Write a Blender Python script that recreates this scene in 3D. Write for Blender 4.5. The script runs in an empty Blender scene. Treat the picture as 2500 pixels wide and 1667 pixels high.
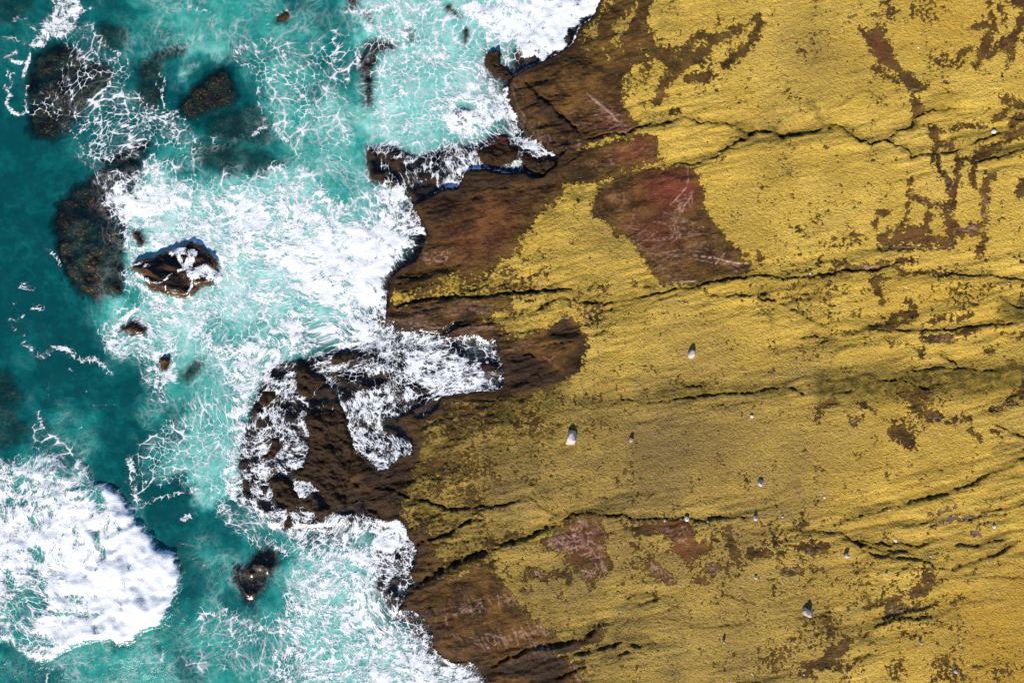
import bpy, bmesh, math, random
import numpy as np
from mathutils import Vector

sc = bpy.context.scene
# ------------------------------------------------------------------ camera, sky, sun, exposure
HCAM = 60.0                       # drone height above the sea, metres
S = 0.024                         # metres per photograph pixel on the sea
cam_d = bpy.data.cameras.new('camera'); cam = bpy.data.objects.new('camera', cam_d)
sc.collection.objects.link(cam); sc.camera = cam
cam.location = (0, 0, HCAM); cam.rotation_euler = (0, 0, 0)
cam_d.sensor_width = 36.0; cam_d.lens = 36.0 * (HCAM - 0.5) / (2500 * S)
cam_d.clip_end = 2000

SUN_EL, SUN_AZ = math.radians(41), math.radians(194)      # azimuth: clockwise from +Y (image up)
world = bpy.data.worlds.new('World'); sc.world = world; world.use_nodes = True
wn = world.node_tree
for n in list(wn.nodes): wn.nodes.remove(n)
sky = wn.nodes.new('ShaderNodeTexSky'); sky.sky_type = 'NISHITA'; sky.sun_disc = False
sky.dust_density = 0.0; sky.ozone_density = 10.0; sky.air_density = 1.0; sky.sun_elevation = SUN_EL; sky.sun_rotation = SUN_AZ
bg = wn.nodes.new('ShaderNodeBackground'); bg.inputs['Strength'].default_value = 0.12
wo = wn.nodes.new('ShaderNodeOutputWorld')
wn.links.new(sky.outputs[0], bg.inputs[0]); wn.links.new(bg.outputs[0], wo.inputs[0])
sun_d = bpy.data.lights.new('sun', 'SUN'); sun_d.energy = 5.0; sun_d.angle = math.radians(0.5)
sun_d.color = (1.0, 0.92, 0.80)
sun = bpy.data.objects.new('sun', sun_d); sc.collection.objects.link(sun)
to_sun = Vector((math.sin(SUN_AZ) * math.cos(SUN_EL), math.cos(SUN_AZ) * math.cos(SUN_EL), math.sin(SUN_EL)))
sun.rotation_euler = to_sun.to_track_quat('Z', 'Y').to_euler(); sun.location = to_sun * 100
vs = sc.view_settings
vs.view_transform = 'Standard'; vs.look = 'None'; vs.exposure = 0.5; vs.gamma = 1.0; vs.use_curve_mapping = False
sc.cycles.use_denoising = False
sc.cycles.transparent_max_bounces = 16

# ------------------------------------------------------------------ grids and noise
STEP = 2.5; MARG = 240
gx = np.arange(-MARG, 2500 + MARG + 1e-3, STEP, dtype=np.float32)
gy = np.arange(-MARG, 1667 + MARG + 1e-3, STEP, dtype=np.float32)
PX, PY = np.meshgrid(gx, gy)                  # rows = py (down), cols = px
NY, NX = PX.shape

def gnoise(x, y, seed):
    rng = np.random.RandomState(seed)
    perm = rng.permutation(512).astype(np.int32)
    ang = (rng.rand(512) * 2 * np.pi); gxv = np.cos(ang).astype(np.float32); gyv = np.sin(ang).astype(np.float32)
    xi = np.floor(x).astype(np.int32); yi = np.floor(y).astype(np.int32)
    fx = (x - xi).astype(np.float32); fy = (y - yi).astype(np.float32)
    u = fx * fx * fx * (fx * (fx * 6 - 15) + 10); v = fy * fy * fy * (fy * (fy * 6 - 15) + 10)
    def g(ix, iy, dx, dy):
        h = perm[(perm[(ix & 511)] + iy) & 511]
        return gxv[h] * dx + gyv[h] * dy
    a = g(xi, yi, fx, fy); b = g(xi + 1, yi, fx - 1, fy)
    c = g(xi, yi + 1, fx, fy - 1); d = g(xi + 1, yi + 1, fx - 1, fy - 1)
    return (a + u * (b - a)) + v * ((c + u * (d - c)) - (a + u * (b - a)))

def fbm(x, y, wl, octs, seed, rough=0.5):
    out = 0; amp = 1.0; tot = 0
    for o in range(octs):
        out = out + amp * gnoise(x / wl, y / wl, seed + o * 17); tot += amp
        amp *= rough; wl /= 2.03
        x, y = x * .8 - y * .6 + 91.3, x * .6 + y * .8 + 17.7
    return (out / tot * 1.6).astype(np.float32)

def sstep(a, b, x):
    t = np.clip((x - a) / (b - a), 0, 1); return t * t * (3 - 2 * t)

w1x = fbm(PX, PY, 60, 4, 11, 0.6) * 9; w1y = fbm(PX, PY, 60, 4, 71, 0.6) * 9
w2x = fbm(PX, PY, 14, 2, 131, 0.6) * 4.5; w2y = fbm(PX, PY, 14, 2, 171, 0.6) * 4.5
WX = PX + w1x + w2x; WY = PY + w1y + w2y             # ragged: lichen edges, fissures
LX = PX + fbm(PX, PY, 150, 4, 211, .62) * 62; LY = PY + fbm(PX, PY, 150, 4, 251, .62) * 62   # broad: drifting foam, milky water
VX = PX + w1x * 0.5; VY = PY + w1y * 0.5             # mild: water's edges

# ------------------------------------------------------------------ tracing helpers (photograph pixels)
K = 850 / 2338.0
REG = {0: (0, 0, 1.0), 1: (0, 0, K), 2: (825, 0, K), 3: (1650, 0, K), 4: (0, 550, K), 5: (825, 550, K), 6: (1650, 550, K),
       7: (0, 1097, K), 8: (825, 1097, K), 9: (1650, 1097, K), 10: (540, 840, 560 / 1909.), 11: (860, 330, 560 / 2352.), 12: (100, 1150, 400 / 2091.)}
def R(r, pts):
    ox, oy, k = REG[r]
    return [(ox + x * k, oy + y * k) for x, y in pts]

def win(pts, pad):
    xs = [p[0] for p in pts]; ys = [p[1] for p in pts]
    c0 = max(0, int((min(xs) - pad + MARG) / STEP)); c1 = min(NX, int((max(xs) + pad + MARG) / STEP) + 2)
    r0 = max(0, int((min(ys) - pad + MARG) / STEP)); r1 = min(NY, int((max(ys) + pad + MARG) / STEP) + 2)
    return (slice(r0, r1), slice(c0, c1)) if c1 > c0 and r1 > r0 else None

def seg_d(X, Y, a, b):
    dx, dy = b[0] - a[0], b[1] - a[1]; L = dx * dx + dy * dy + 1e-9
    t = np.clip(((X - a[0]) * dx + (Y - a[1]) * dy) / L, 0, 1)
    ex = X - (a[0] + t * dx); ey = Y - (a[1] + t * dy)
    return ex * ex + ey * ey, t, (dx * ey - dy * ex)

def poly_sd(pts, pad=60, warp='W'):
    """signed distance (negative inside) on the polygon's window"""
    w = win(pts, pad + ({'L': 80, 'LL': 170}.get(warp, 15)))
    if w is None: return None, None
    X, Y = (WX[w], WY[w]) if warp == 'W' else ((LX[w], LY[w]) if warp == 'L' else ((PX[w] + (LX[w] - PX[w]) * 2.2, PY[w] + (LY[w] - PY[w]) * 2.2) if warp == 'LL' else (VX[w], VY[w])))
    best = np.full(X.shape, 1e12, np.float32); ins = np.zeros(X.shape, bool)
    n = len(pts)
    for i in range(n):
        a, b = pts[i], pts[(i + 1) % n]
        best = np.minimum(best, seg_d(X, Y, a, b)[0])
        if a[1] != b[1]:
            c = ((a[1] > Y) != (b[1] > Y)) & (X < (b[0] - a[0]) * (Y - a[1]) / (b[1] - a[1]) + a[0])
            ins ^= c
    d = np.sqrt(best); return np.where(ins, -d, d), w

def line_sd(pts, pad=40, warp='W'):
    """distance, signed side (positive = below in the photo) and 0..1 run along a polyline"""
    w = win(pts, pad + 15)
    if w is None: return None, None, None, None
    X, Y = (WX[w], WY[w]) if warp == 'W' else ((VX[w], VY[w]) if warp == 'V' else (PX[w] + w2x[w] * .3, PY[w] + w2y[w] * .3))
    best = np.full(X.shape, 1e12, np.float32); side = np.zeros(X.shape, np.float32); run = np.zeros(X.shape, np.float32)
    if len(pts) == 1: pts = [pts[0], (pts[0][0] + 0.5, pts[0][1])]
    L = [math.dist(pts[i], pts[i + 1]) for i in range(len(pts) - 1)]; tot = sum(L) + 1e-9; acc = 0
    for i in range(len(pts) - 1):
        d2, t, cr = seg_d(X, Y, pts[i], pts[i + 1])
        if pts[i + 1][0] < pts[i][0]: cr = -cr
        m = d2 < best
        best = np.where(m, d2, best); side = np.where(m, np.sign(cr), side); run = np.where(m, (acc + t * L[i]) / tot, run)
        acc += L[i]
    return np.sqrt(best), side, run, w

def fill(F, pts, val, feather=10, mode='max', warp='V'):
    sd, w = poly_sd(pts, feather * 1.5, warp)
    if w is None: return
    m = 1 - sstep(-feather * 0.5, feather * 0.5, sd)
    blend(F, w, m, val, mode)
def stroke(F, pts, wid, val, feather=6, mode='max', warp='V'):
    d, s, r, w = line_sd(pts, wid + feather * 1.5, warp)
    if w is None: return
    m = 1 - sstep(wid - feather * 0.5, wid + feather * 0.5, d)
    blend(F, w, m, val, mode)
def blend(F, w, m, val, mode):
    if mode == 'max': F[w] = np.maximum(F[w], m * val)
    elif mode == 'mix': F[w] = F[w] * (1 - m) + val * m
    elif mode == 'add': F[w] = F[w] + m * val

# ------------------------------------------------------------------ the water's edge
coast = (R(0, [(-3000, -3000), (1700, -3000), (1600, -500), (1520, -200)]) +
         R(2, [(1770, -10), (1740, 70), (1690, 130), (1630, 175), (1600, 240), (1580, 290), (1500, 340), (1410, 385), (1340, 430), (1240, 475), (1170, 520),
               (1150, 560), (1160, 680), (1220, 790), (1270, 870), (1330, 925), (1390, 960), (1400, 1000), (1480, 1035), (1530, 1005), (1480, 1060), (1465, 1110)]) +
         R(11, [(1990, 380), (1960, 430), (1850, 440), (1780, 385), (1620, 395), (1480, 380), (1370, 350), (1180, 360), (1130, 440), (1080, 550),
                (930, 550), (850, 600), (760, 650), (640, 705)]) +
         R(2, [(560, 1460), (600, 1560)]) +
         R(5, [(580, 80), (555, 170), (520, 240), (420, 280), (360, 340), (335, 450), (325, 560), (330, 620), (390, 650), (420, 695), (560, 685), (680, 705),
               (760, 650), (840, 640), (720, 740), (940, 735), (1000, 770), (1060, 755), (1085, 830), (1110, 950), (1115, 1080), (1090, 1110), (950, 1120), (850, 1130),
               (690, 1160), (680, 1230), (590, 1290), (530, 1305), (480, 1270), (420, 1290), (470, 1380), (500, 1450), (497, 1550)]) +
         R(10, [(1590, 930), (1480, 960), (1345, 1075), (1290, 1065), (1210, 980), (1140, 930), (1085, 890)]) +
         R(10, [(1020, 1340), (1190, 1290), (1200, 1390), (1290, 1410), (1300, 1460)]) +
         R(8, [(330, 490), (400, 465), (450, 500), (467, 580), (505, 630), (535, 700), (520, 760), (490, 830), (510, 900), (450, 960), (445, 1030), (400, 1085),
               (530, 1090), (600, 1170), (640, 1260), (640, 1330), (700, 1400), (790, 1450), (900, 1430), (960, 1500), (990, 1540), (1000, 1590)]) +
         R(0, [(1225, 1740), (1300, 1950), (1350, 4000), (-3000, 4000)]))
# signed distance on a half-resolution grid
def coarse_sd(pts):
    X = VX[::2, ::2]; Y = VY[::2, ::2]
    best = np.full(X.shape, 1e12, np.float32); ins = np.zeros(X.shape, bool); n = len(pts)
    for i in range(n):
        a, b = pts[i], pts[(i + 1) % n]
        best = np.minimum(best, seg_d(X, Y, a, b)[0])
        if a[1] != b[1]:
            ins ^= ((a[1] > Y) != (b[1] > Y)) & (X < (b[0] - a[0]) * (Y - a[1]) / (b[1] - a[1]) + a[0])
    d = np.where(ins, -np.sqrt(best), np.sqrt(best))
    out = np.repeat(np.repeat(d, 2, 0), 2, 1)[:NY, :NX].copy()
    dd = np.pad(d, ((0, 1), (0, 1)), 'edge')
    out[1::2, :] = np.repeat(0.5 * (dd[:-1, :-1] + dd[1:, :-1]), 2, 1)[:out[1::2].shape[0], :NX]
    o2 = out.copy(); o2[:, 1:-1:2] = 0.5 * (out[:, 0:-2:2] + out[:, 2::2])[:, :o2[:, 1:-1:2].shape[1]]
    return o2
SD = coarse_sd(coast)                # negative on the water's side

# bare rock that stands clear of the wash inside the sea outline
EXPOSED = [R(10, [(740, 560), (830, 560), (900, 510), (985, 490), (1010, 560), (1040, 720), (1080, 800), (1085, 890), (1140, 930), (1210, 980), (1290, 1065), (1345, 1075),
                  (1480, 960), (1590, 930), (1700, 1100), (1550, 1450), (1440, 1445), (1300, 1460), (1200, 1400), (1190, 1290), (1020, 1340), (890, 1420), (800, 1480),
                  (780, 1380), (880, 1340), (830, 1270), (800, 1190), (740, 1155), (620, 1125), (600, 1065), (690, 1040), (720, 880), (715, 740), (690, 650)]),
           R(10, [(380, 1130), (480, 1110), (550, 1170), (600, 1240), (680, 1310), (760, 1320), (780, 1400), (640, 1390), (570, 1400), (570, 1540), (520, 1568), (540, 1440), (560, 1340), (450, 1290)]),
           R(10, [(630, 150), (700, 170), (740, 230), (800, 260), (860, 320), (780, 370), (700, 450), (620, 380), (610, 250)]),
           R(10, [(940, 110), (1010, 70), (1080, 80), (1070, 130), (980, 165), (930, 160)]),
           R(10, [(330, 400), (410, 390), (430, 440), (380, 510), (310, 470)]),
           R(10, [(410, 790), (460, 800), (465, 880), (440, 960), (320, 950), (400, 900)]),
           R(11, [(1290, 170), (1370, 100), (1440, 100), (1500, 0), (1590, 0), (1620, 110), (1700, 160), (1620, 260), (1440, 300), (1330, 250)]),
           R(11, [(1750, 170), (1900, 250), (2080, 250), (2090, 330), (1960, 410), (1900, 400), (1780, 340), (1760, 260)]),
           R(2, [(1010, 340), (1060, 320), (1090, 340), (1085, 420), (1130, 440), (1180, 500), (1130, 520), (1060, 500), (1010, 450), (990, 390)])]
EXPH = [0.26, 0.22, 0.28, 0.24, 0.2, 0.2, 0.3, 0.26, 0.34]
PLATFORM = [(R(11, [(100, 80), (400, 60), (700, 180), (1000, 80), (1290, 60), (1480, -60), (1700, 20), (1900, 80), (2100, 200), (1980, 420), (1600, 400), (1200, 360),
                    (1080, 560), (700, 700), (420, 560), (150, 480), (110, 300)]), 0.06),
            (R(10, [(370, 150), (700, 90), (950, 30), (1300, 0), (1909, 0), (2400, 200), (1900, 420), (1500, 700), (1590, 930), (1500, 1500), (520, 1568), (280, 1420), (130, 1280),
                    (100, 1000), (220, 500)]), 0.05),
            (R(8, [(230, 640), (520, 620), (500, 1000), (640, 1280), (700, 1420), (560, 1330), (400, 1120), (240, 960)]), 0.04),
            (R(2, [(980, 300), (1180, 480), (1100, 560), (960, 500)]), -0.1),
            (R(2, [(1500, -60), (1800, -60), (1560, 330), (1200, 480), (1180, 330)]), 0.03)]

# ------------------------------------------------------------------ fissures: (region, points, width in zoom px, depth m, lip m)
CR = []
def crack(r, pts, w, depth=None, lip=0.05, L=30):
    k = REG[r][2]; CR.append((R(r, pts), max(1.3, w * k * 0.5), depth if depth is not None else 0.05 + 0.016 * w, lip, L))
crack(2, [(1660, 930), (1830, 905), (1930, 900), (2000, 860), (2100, 840), (2230, 820), (2338, 790)], 13)
crack(3, [(0, 780), (80, 800), (150, 830), (300, 830), (420, 850), (470, 880), (550, 880)], 7)
crack(3, [(400, 850), (450, 890), (500, 895), (550, 880)], 24, .3)
crack(3, [(430, 940), (480, 910), (530, 895)], 26, .3)
crack(3, [(-40, 1130), (0, 1110), (160, 1100), (270, 1050), (380, 970), (450, 940), (540, 890)], 9, lip=.06)
crack(3, [(550, 880), (650, 890), (710, 920), (800, 910), (900, 890), (1000, 850), (1080, 840)], 15, .3, .1)
crack(3, [(1080, 840), (1150, 890), (1220, 950), (1290, 970), (1400, 945), (1470, 980)], 11, lip=.07)
crack(3, [(1400, 945), (1480, 880), (1570, 860), (1600, 800), (1700, 745), (1850, 735)], 12)
crack(3, [(1470, 980), (1560, 1030), (1560, 1070), (1650, 1050), (1850, 1030), (1900, 1000)], 11, lip=.06)
crack(3, [(1980, 1100), (2060, 1070), (2200, 1040), (2338, 1000), (2500, 960)], 12, lip=.07)
crack(3, [(1900, 1000), (2000, 960), (2200, 900), (2260, 820), (2338, 800), (2500, 760)], 9)
crack(3, [(1050, 760), (1140, 660), (1240, 605), (1320, 640), (1390, 705)], 5, .07, .02)
crack(3, [(860, 480), (940, 390), (910, 280), (930, 240), (890, 160), (930, 60), (940, -60)], 4, .05, .0)
crack(3, [(790, 650), (870, 590)], 4, .05, .02); crack(3, [(560, 830), (650, 750)], 4, .05, .02)
crack(5, [(380, 355), (560, 345), (640, 335)], 10)
crack(5, [(330, 565), (420, 520), (700, 490), (1000, 475), (1150, 455), (1450, 435), (1570, 430)], 17, .36, .14, 60)
crack(5, [(1330, 575), (1400, 520), (1480, 490), (1560, 500)], 19, .34, .14, 60)
crack(5, [(1560, 500), (1740, 530), (1900, 515), (2010, 485), (2160, 450), (2338, 420), (2440, 410)], 11, .24, .08)
crack(5, [(2050, 410), (2150, 403)], 13, .25)
crack(6, [(0, 430), (100, 415), (200, 385), (400, 350), (620, 340), (700, 370), (840, 345), (1000, 330), (1100, 310), (1300, 300), (1500, 250)], 13, .26, .07)
crack(5, [(1060, 745), (1100, 735), (1340, 700)], 7); crack(5, [(680, 720), (800, 690), (960, 665), (1060, 650)], 9, .2, .1)
crack(5, [(1700, 745), (1770, 715), (1830, 700)], 7); crack(5, [(1350, 830), (1500, 790), (1600, 770)], 8, .15)
crack(5, [(1090, 885), (1200, 855), (1340, 880)], 8, .16, .05)
crack(5, [(1210, 1250), (1400, 1245)], 4, .05); crack(5, [(900, 1260), (1050, 1270)], 4, .05); crack(5, [(900, 1180), (1120, 1180)], 5, .06)
crack(5, [(1640, 1030), (1640, 1080), (1660, 1110)], 4, .05); crack(5, [(1450, 1325), (1680, 1310)], 4, .05)
crack(5, [(1820, 190), (2050, 0), (2160, -120), (2338, -300)], 4, .06, .01); crack(5, [(2100, 290), (2240, 200)], 5, .08)
crack(5, [(1880, 1170), (2050, 1180), (2220, 1175), (2338, 1155)], 9, .14); crack(5, [(1850, 1200), (1880, 1170)], 9, .1)
crack(6, [(0, 1165), (180, 1140), (350, 1130), (540, 1105), (640, 1090), (740, 1080)], 14, .24, .08)
crack(6, [(740, 1080), (850, 1140)], 8); crack(6, [(45, 1070), (180, 1070)], 7)
crack(6, [(1530, 970), (1680, 965), (1760, 940), (1880, 960), (2000, 965), (2130, 980)], 9, .18, .06); crack(6, [(1750, 870), (1850, 910), (1880, 960)], 8)
crack(6, [(1330, 1040), (1480, 1040), (1530, 980)], 7); crack(6, [(1480, 1030), (1600, 1080), (1690, 1110)], 7)
crack(6, [(1010, 1150), (1080, 1120), (1160, 1090)], 6); crack(6, [(240, 1215), (330, 1205)], 5); crack(6, [(200, 480), (430, 470), (540, 465)], 6)
crack(6, [(530, 480), (580, 460), (640, 420)], 24, .26, .0); crack(6, [(560, 495), (680, 500)], 12, .18)
crack(6, [(690, 520), (790, 560), (900, 640), (1010, 690)], 6, .1); crack(6, [(660, 530), (620, 600), (625, 680)], 5, .07); crack(6, [(540, 520), (600, 600)], 4, .05)
crack(6, [(830, 750), (950, 740), (1060, 760)], 7); crack(6, [(940, 780), (1070, 760)], 9); crack(6, [(1070, 770), (1040, 880), (1015, 960)], 5, .07)
crack(6, [(1100, 740), (1300, 700), (1400, 710), (1600, 700), (1850, 690), (2000, 685)], 8); crack(6, [(1850, 690), (2150, 660), (2300, 650), (2450, 640)], 9, .2, .06)
crack(6, [(2140, 480), (2230, 530), (2338, 570), (2450, 590)], 9); crack(6, [(1720, 350), (1900, 330), (2100, 340), (2338, 380), (2450, 390)], 8)
crack(6, [(700, 500), (760, 470), (900, 460), (1000, 430)], 5); crack(6, [(2100, 1320), (2250, 1390), (2338, 1430)], 7); crack(6, [(2338, 1050), (2200, 1180)], 5)
crack(8, [(150, 255), (360, 270), (480, 330), (600, 350), (740, 400), (860, 385), (1100, 370), (1200, 350), (1280, 340)], 13, .28, .08)
crack(8, [(1290, 320), (1390, 400), (1500, 445)], 5, .08); crack(8, [(500, 640), (650, 610), (760, 550), (880, 480), (990, 460)], 15, .32, .1, 60)
crack(8, [(440, 990), (560, 900), (720, 790), (850, 730), (1050, 660)], 34, .5, .12, 70)
crack(8, [(1050, 660), (1200, 610), (1350, 550), (1480, 490)], 21, .4, .12, 60)
crack(8, [(1480, 490), (1570, 440), (1700, 410), (1820, 440), (1900, 415), (2000, 460), (2100, 465), (2338, 455)], 10, .2, .06)
crack(9, [(0, 445), (200, 470), (300, 440), (400, 445), (500, 450)], 8); crack(8, [(610, 1040), (640, 1110)], 8)
crack(8, [(1000, 1480), (1100, 1430), (1250, 1350), (1400, 1310), (1480, 1300), (1640, 1270), (1750, 1180)], 18, .34, .1, 50)
crack(8, [(1480, 1400), (1700, 1340), (1900, 1290)], 18, .3, .08); crack(8, [(1900, 1290), (2000, 1310), (2150, 1290)], 10, .16)
crack(8, [(1750, 1410), (1960, 1345)], 7); crack(8, [(1460, 1530), (1530, 1500), (1680, 1455)], 9, .2); crack(8, [(1920, 1000), (2000, 975), (2110, 955)], 6)
crack(9, [(730, 510), (800, 540), (920, 540), (1000, 555), (1110, 555), (1150, 580)], 8); crack(9, [(480, 560), (580, 535), (700, 550)], 4, .05)
crack(9, [(1150, 590), (1300, 650), (1450, 670), (1600, 690)], 12, .2, .06); crack(9, [(1160, 600), (1300, 620), (1500, 630), (1640, 640), (1760, 580)], 9)
crack(9, [(1240, 660), (1300, 690), (1500, 715), (1650, 740), (1740, 780), (1840, 800)], 9, .17, .05)
crack(9, [(1830, 790), (1850, 800), (1880, 770), (2000, 735), (2100, 700), (2200, 640), (2280, 600)], 13, .24, .07); crack(9, [(1840, 785), (1860, 795)], 24, .28)
crack(9, [(1850, 630), (2000, 625), (2100, 600), (2200, 580)], 8)
crack(9, [(1060, 490), (1200, 440), (1350, 400), (1480, 350)], 8, .12)
crack(9, [(1480, 350), (1700, 300), (1800, 290), (1880, 240), (2000, 210), (2060, 160), (2200, 110), (2260, 60), (2338, 40), (2500, 0)], 13, .2, .06)
crack(9, [(1500, 520), (1640, 480), (1740, 445)], 6); crack(9, [(1920, 470), (2060, 400), (2200, 380), (2270, 350), (2338, 350)], 8); crack(9, [(2080, 440), (2200, 420)], 5)
crack(9, [(1220, 1270), (1270, 1220), (1350, 1160), (1440, 1120), (1570, 1120), (1700, 1100)], 6); crack(9, [(1700, 1110), (1850, 1050), (1960, 1010), (2100, 980), (2200, 1010)], 5, .06)
crack(9, [(340, 960), (420, 990), (540, 1020)], 5, .07); crack(9, [(780, 1105), (900, 1110), (1030, 1105)], 6); crack(9, [(60, 1180), (220, 1175), (420, 1165)], 5, .07)
crack(9, [(1220, 1390), (1290, 1345)], 6); crack(9, [(1900, 850), (2100, 830), (2338, 840)], 5, .07); crack(9, [(380, 1545), (480, 1540), (600, 1550)], 8)
crack(2, [(1250, 540), (1350, 640), (1480, 760), (1600, 860), (1640, 920)], 16, .25, .12)
crack(2, [(1500, 1125), (1640, 1020)], 6, .08); crack(2, [(980, 1265), (1180, 1262), (1420, 1250)], 4, .05); crack(10, [(1040, 930), (1045, 1050), (1040, 1140), (1160, 1190)], 20, .2)
random.seed(4)
for i in range(150):          # hairline seams of the strata, running a little up to the right
    x = random.uniform(1250, 2560); y = random.uniform(-60, 1700); a = math.radians(random.gauss(12, 12)); L = random.uniform(20, 90)
    CR.append(([(x, y), (x + L * .5 * math.cos(a), y - L * .5 * math.sin(a) + random.uniform(-4, 4)), (x + L * math.cos(a), y - L * math.sin(a))], 1.2, random.uniform(.03, .07), .012, 10))

# ------------------------------------------------------------------ land height
zl = 0.10 + 0.48 * (1 - np.exp(-np.clip(SD, 0, None) / 75)) + 0.00030 * np.clip(PX - 1000, 0, None)
zl = zl + fbm(PX, PY, 420, 3, 301) * 0.10
# strata: long low benches, tilted
bx = PX * 0.97 + PY * 0.22; by = PY * 0.97 + PX * 0.20
zl = zl + fbm(bx, by * 6, 700, 4, 321, .55) * 0.05 + fbm(PX, PY, 45, 3, 341, .6) * 0.022
def terrace(f, n, sharp=.22):
    g = f * n; k = np.floor(g); fr = g - k
    return (k + sstep(.5 - sharp, .5 + sharp, fr)) / n
belt = np.zeros_like(PX)                       # ledges crowd along the long fissure belts
for pts, wd, dep, lip, L in CR:
    if dep < .12: continue
    d, s_, run, w = line_sd(pts, 130, 'V')
    if w is not None: belt[w] = np.maximum(belt[w], np.exp(-(d / 60) ** 2))
ridg = fbm(bx + w1x * 2, by * 5 + w1y * 4, 330, 4, 361, .6)
zl = zl + ridg * (.07 + .40 * belt)
coastal = np.exp(-np.clip(SD, 0, None) / 170)
led = terrace(fbm(bx + w1x, by * 2.2 + w1y, 190, 4, 371, .6), 7)
zl = zl + (led * .55 + fbm(bx, by * 1.6, 70, 4, 381, .62) * .22) * (.07 + .93 * coastal) * sstep(0, 25, SD)
CRK = np.zeros_like(PX); NEAR = np.zeros_like(PX)
for pts, wd, dep, lip, L in CR:
    d, s, run, w = line_sd(pts, max(3 * wd, 2.5 * L), 'W')
    if w is None: continue
    tap = sstep(0, .12, run) * (1 - sstep(.88, 1, run)) * 0.75 + 0.25
    wv = wd * (0.65 + 0.7 * tap * (0.75 + 0.9 * gnoise(PX[w] / 17, PY[w] / 17, 5)))
    g = np.exp(-(d / np.maximum(wv, .9)) ** 2)
    gate = 0.30 + 0.70 * sstep(-.28, .10, gnoise(PX[w] / 31 + 3.7, PY[w] / 31, 8) + .5 * gnoise(PX[w] / 11, PY[w] / 11, 9))
    g = g * gate
    zl[w] -= dep * g * tap
    zl[w] += lip * np.exp(-d / L) * (s > 0) * tap * (1 - g)
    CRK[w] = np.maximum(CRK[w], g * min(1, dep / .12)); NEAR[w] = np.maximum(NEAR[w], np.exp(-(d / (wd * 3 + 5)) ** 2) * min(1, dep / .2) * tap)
# the hollow behind the inlet, the spur's ridges
def bump(r, c, rad, h):
    p = R(r, [c])[0]; q = ((PX - p[0]) ** 2 + (PY - p[1]) ** 2) / (rad * rad); zl[:] += (h * np.exp(-q)).astype(np.float32)
bump(5, (1300, 950), 75, -.16); bump(5, (1500, 1000), 50, -.16); bump(5, (1500, 700), 45, -.1); bump(5, (1480, 860), 26, .16)
bump(2, (1330, 640), 40, .12); bump(8, (1100, 1000), 90, .08); bump(8, (1500, 1480), 40, -.18); bump(5, (900, 590), 60, .1); bump(5, (1600, 560), 40, .12)

# ------------------------------------------------------------------ sea bed, wave-cut platforms
dep = -SD
bed = np.where(dep < 45, 0.12 - dep * 0.013, -0.46 - (dep - 45) * 0.02)
bed = np.maximum(bed, -2.6) + fbm(PX, PY, 120, 4, 401) * 0.12
for pts, h in PLATFORM:
    sd, w = poly_sd(pts, 40, 'V')
    m = 1 - sstep(-12, 12, sd)
    hh = h + fbm(PX[w], PY[w], 40, 4, 421, .55) * 0.09
    bed[w] = bed[w] * (1 - m) + np.maximum(bed[w], hh) * m
EXP = np.zeros_like(PX)
for pts, h in zip(EXPOSED, EXPH):
    sd, w = poly_sd(pts, 30, 'W')
    m = 1 - sstep(-7, 5, sd)
    fz = fbm(PX[w] * .9 + PY[w] * .4, PY[w] * 1.5 - PX[w] * .5, 75, 5, 441, .62)
    hh = h + .06 + (np.floor(fz * 9) + sstep(.2, .8, fz * 9 - np.floor(fz * 9))) / 9 * .55 + fbm(PX[w], PY[w], 16, 3, 447, .6) * .10
    bed[w] = bed[w] * (1 - m) + np.maximum(bed[w], hh) * m
    EXP[w] = np.maximum(EXP[w], (1 - sstep(-4, 4, sd)) * (hh > .11))
LANDM = sstep(-4, 3, SD)
zt = bed * (1 - LANDM) + zl * LANDM
# a taller lip south of the wash platform (its shaded face drops to the water)
for pts, h, Ld in ((R(11, [(640, 705), (760, 655), (850, 605), (930, 555), (1080, 555), (1135, 440), (1180, 362), (1370, 352), (1480, 382), (1620, 397), (1780, 390), (1850, 442), (1990, 440)]), .36, 60),
                   (R(2, [(1465, 1075), (1530, 1015), (1560, 1005)]), .25, 20), (R(2, [(1170, 520), (1150, 560), (1160, 680), (1220, 790), (1270, 870), (1330, 925), (1390, 960)]), .22, 40),
                   (R(5, [(600, 0), (555, 170), (420, 280), (335, 450), (325, 560), (330, 620), (420, 695), (560, 685)]), .22, 40)):
    d, s, run, w = line_sd(pts, 120, 'V')
    zt[w] += h * np.exp(-d / Ld) * LANDM[w] * sstep(-2, 4, SD[w])
rk = fbm(bx, by * 3, 46, 4, 461, .66)
zt += (rk * 0.075 + 0.025 * fbm(PX, PY, 9, 2, 471)) * sstep(-60, -2, SD) * (1 - sstep(60, 220, SD))

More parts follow.
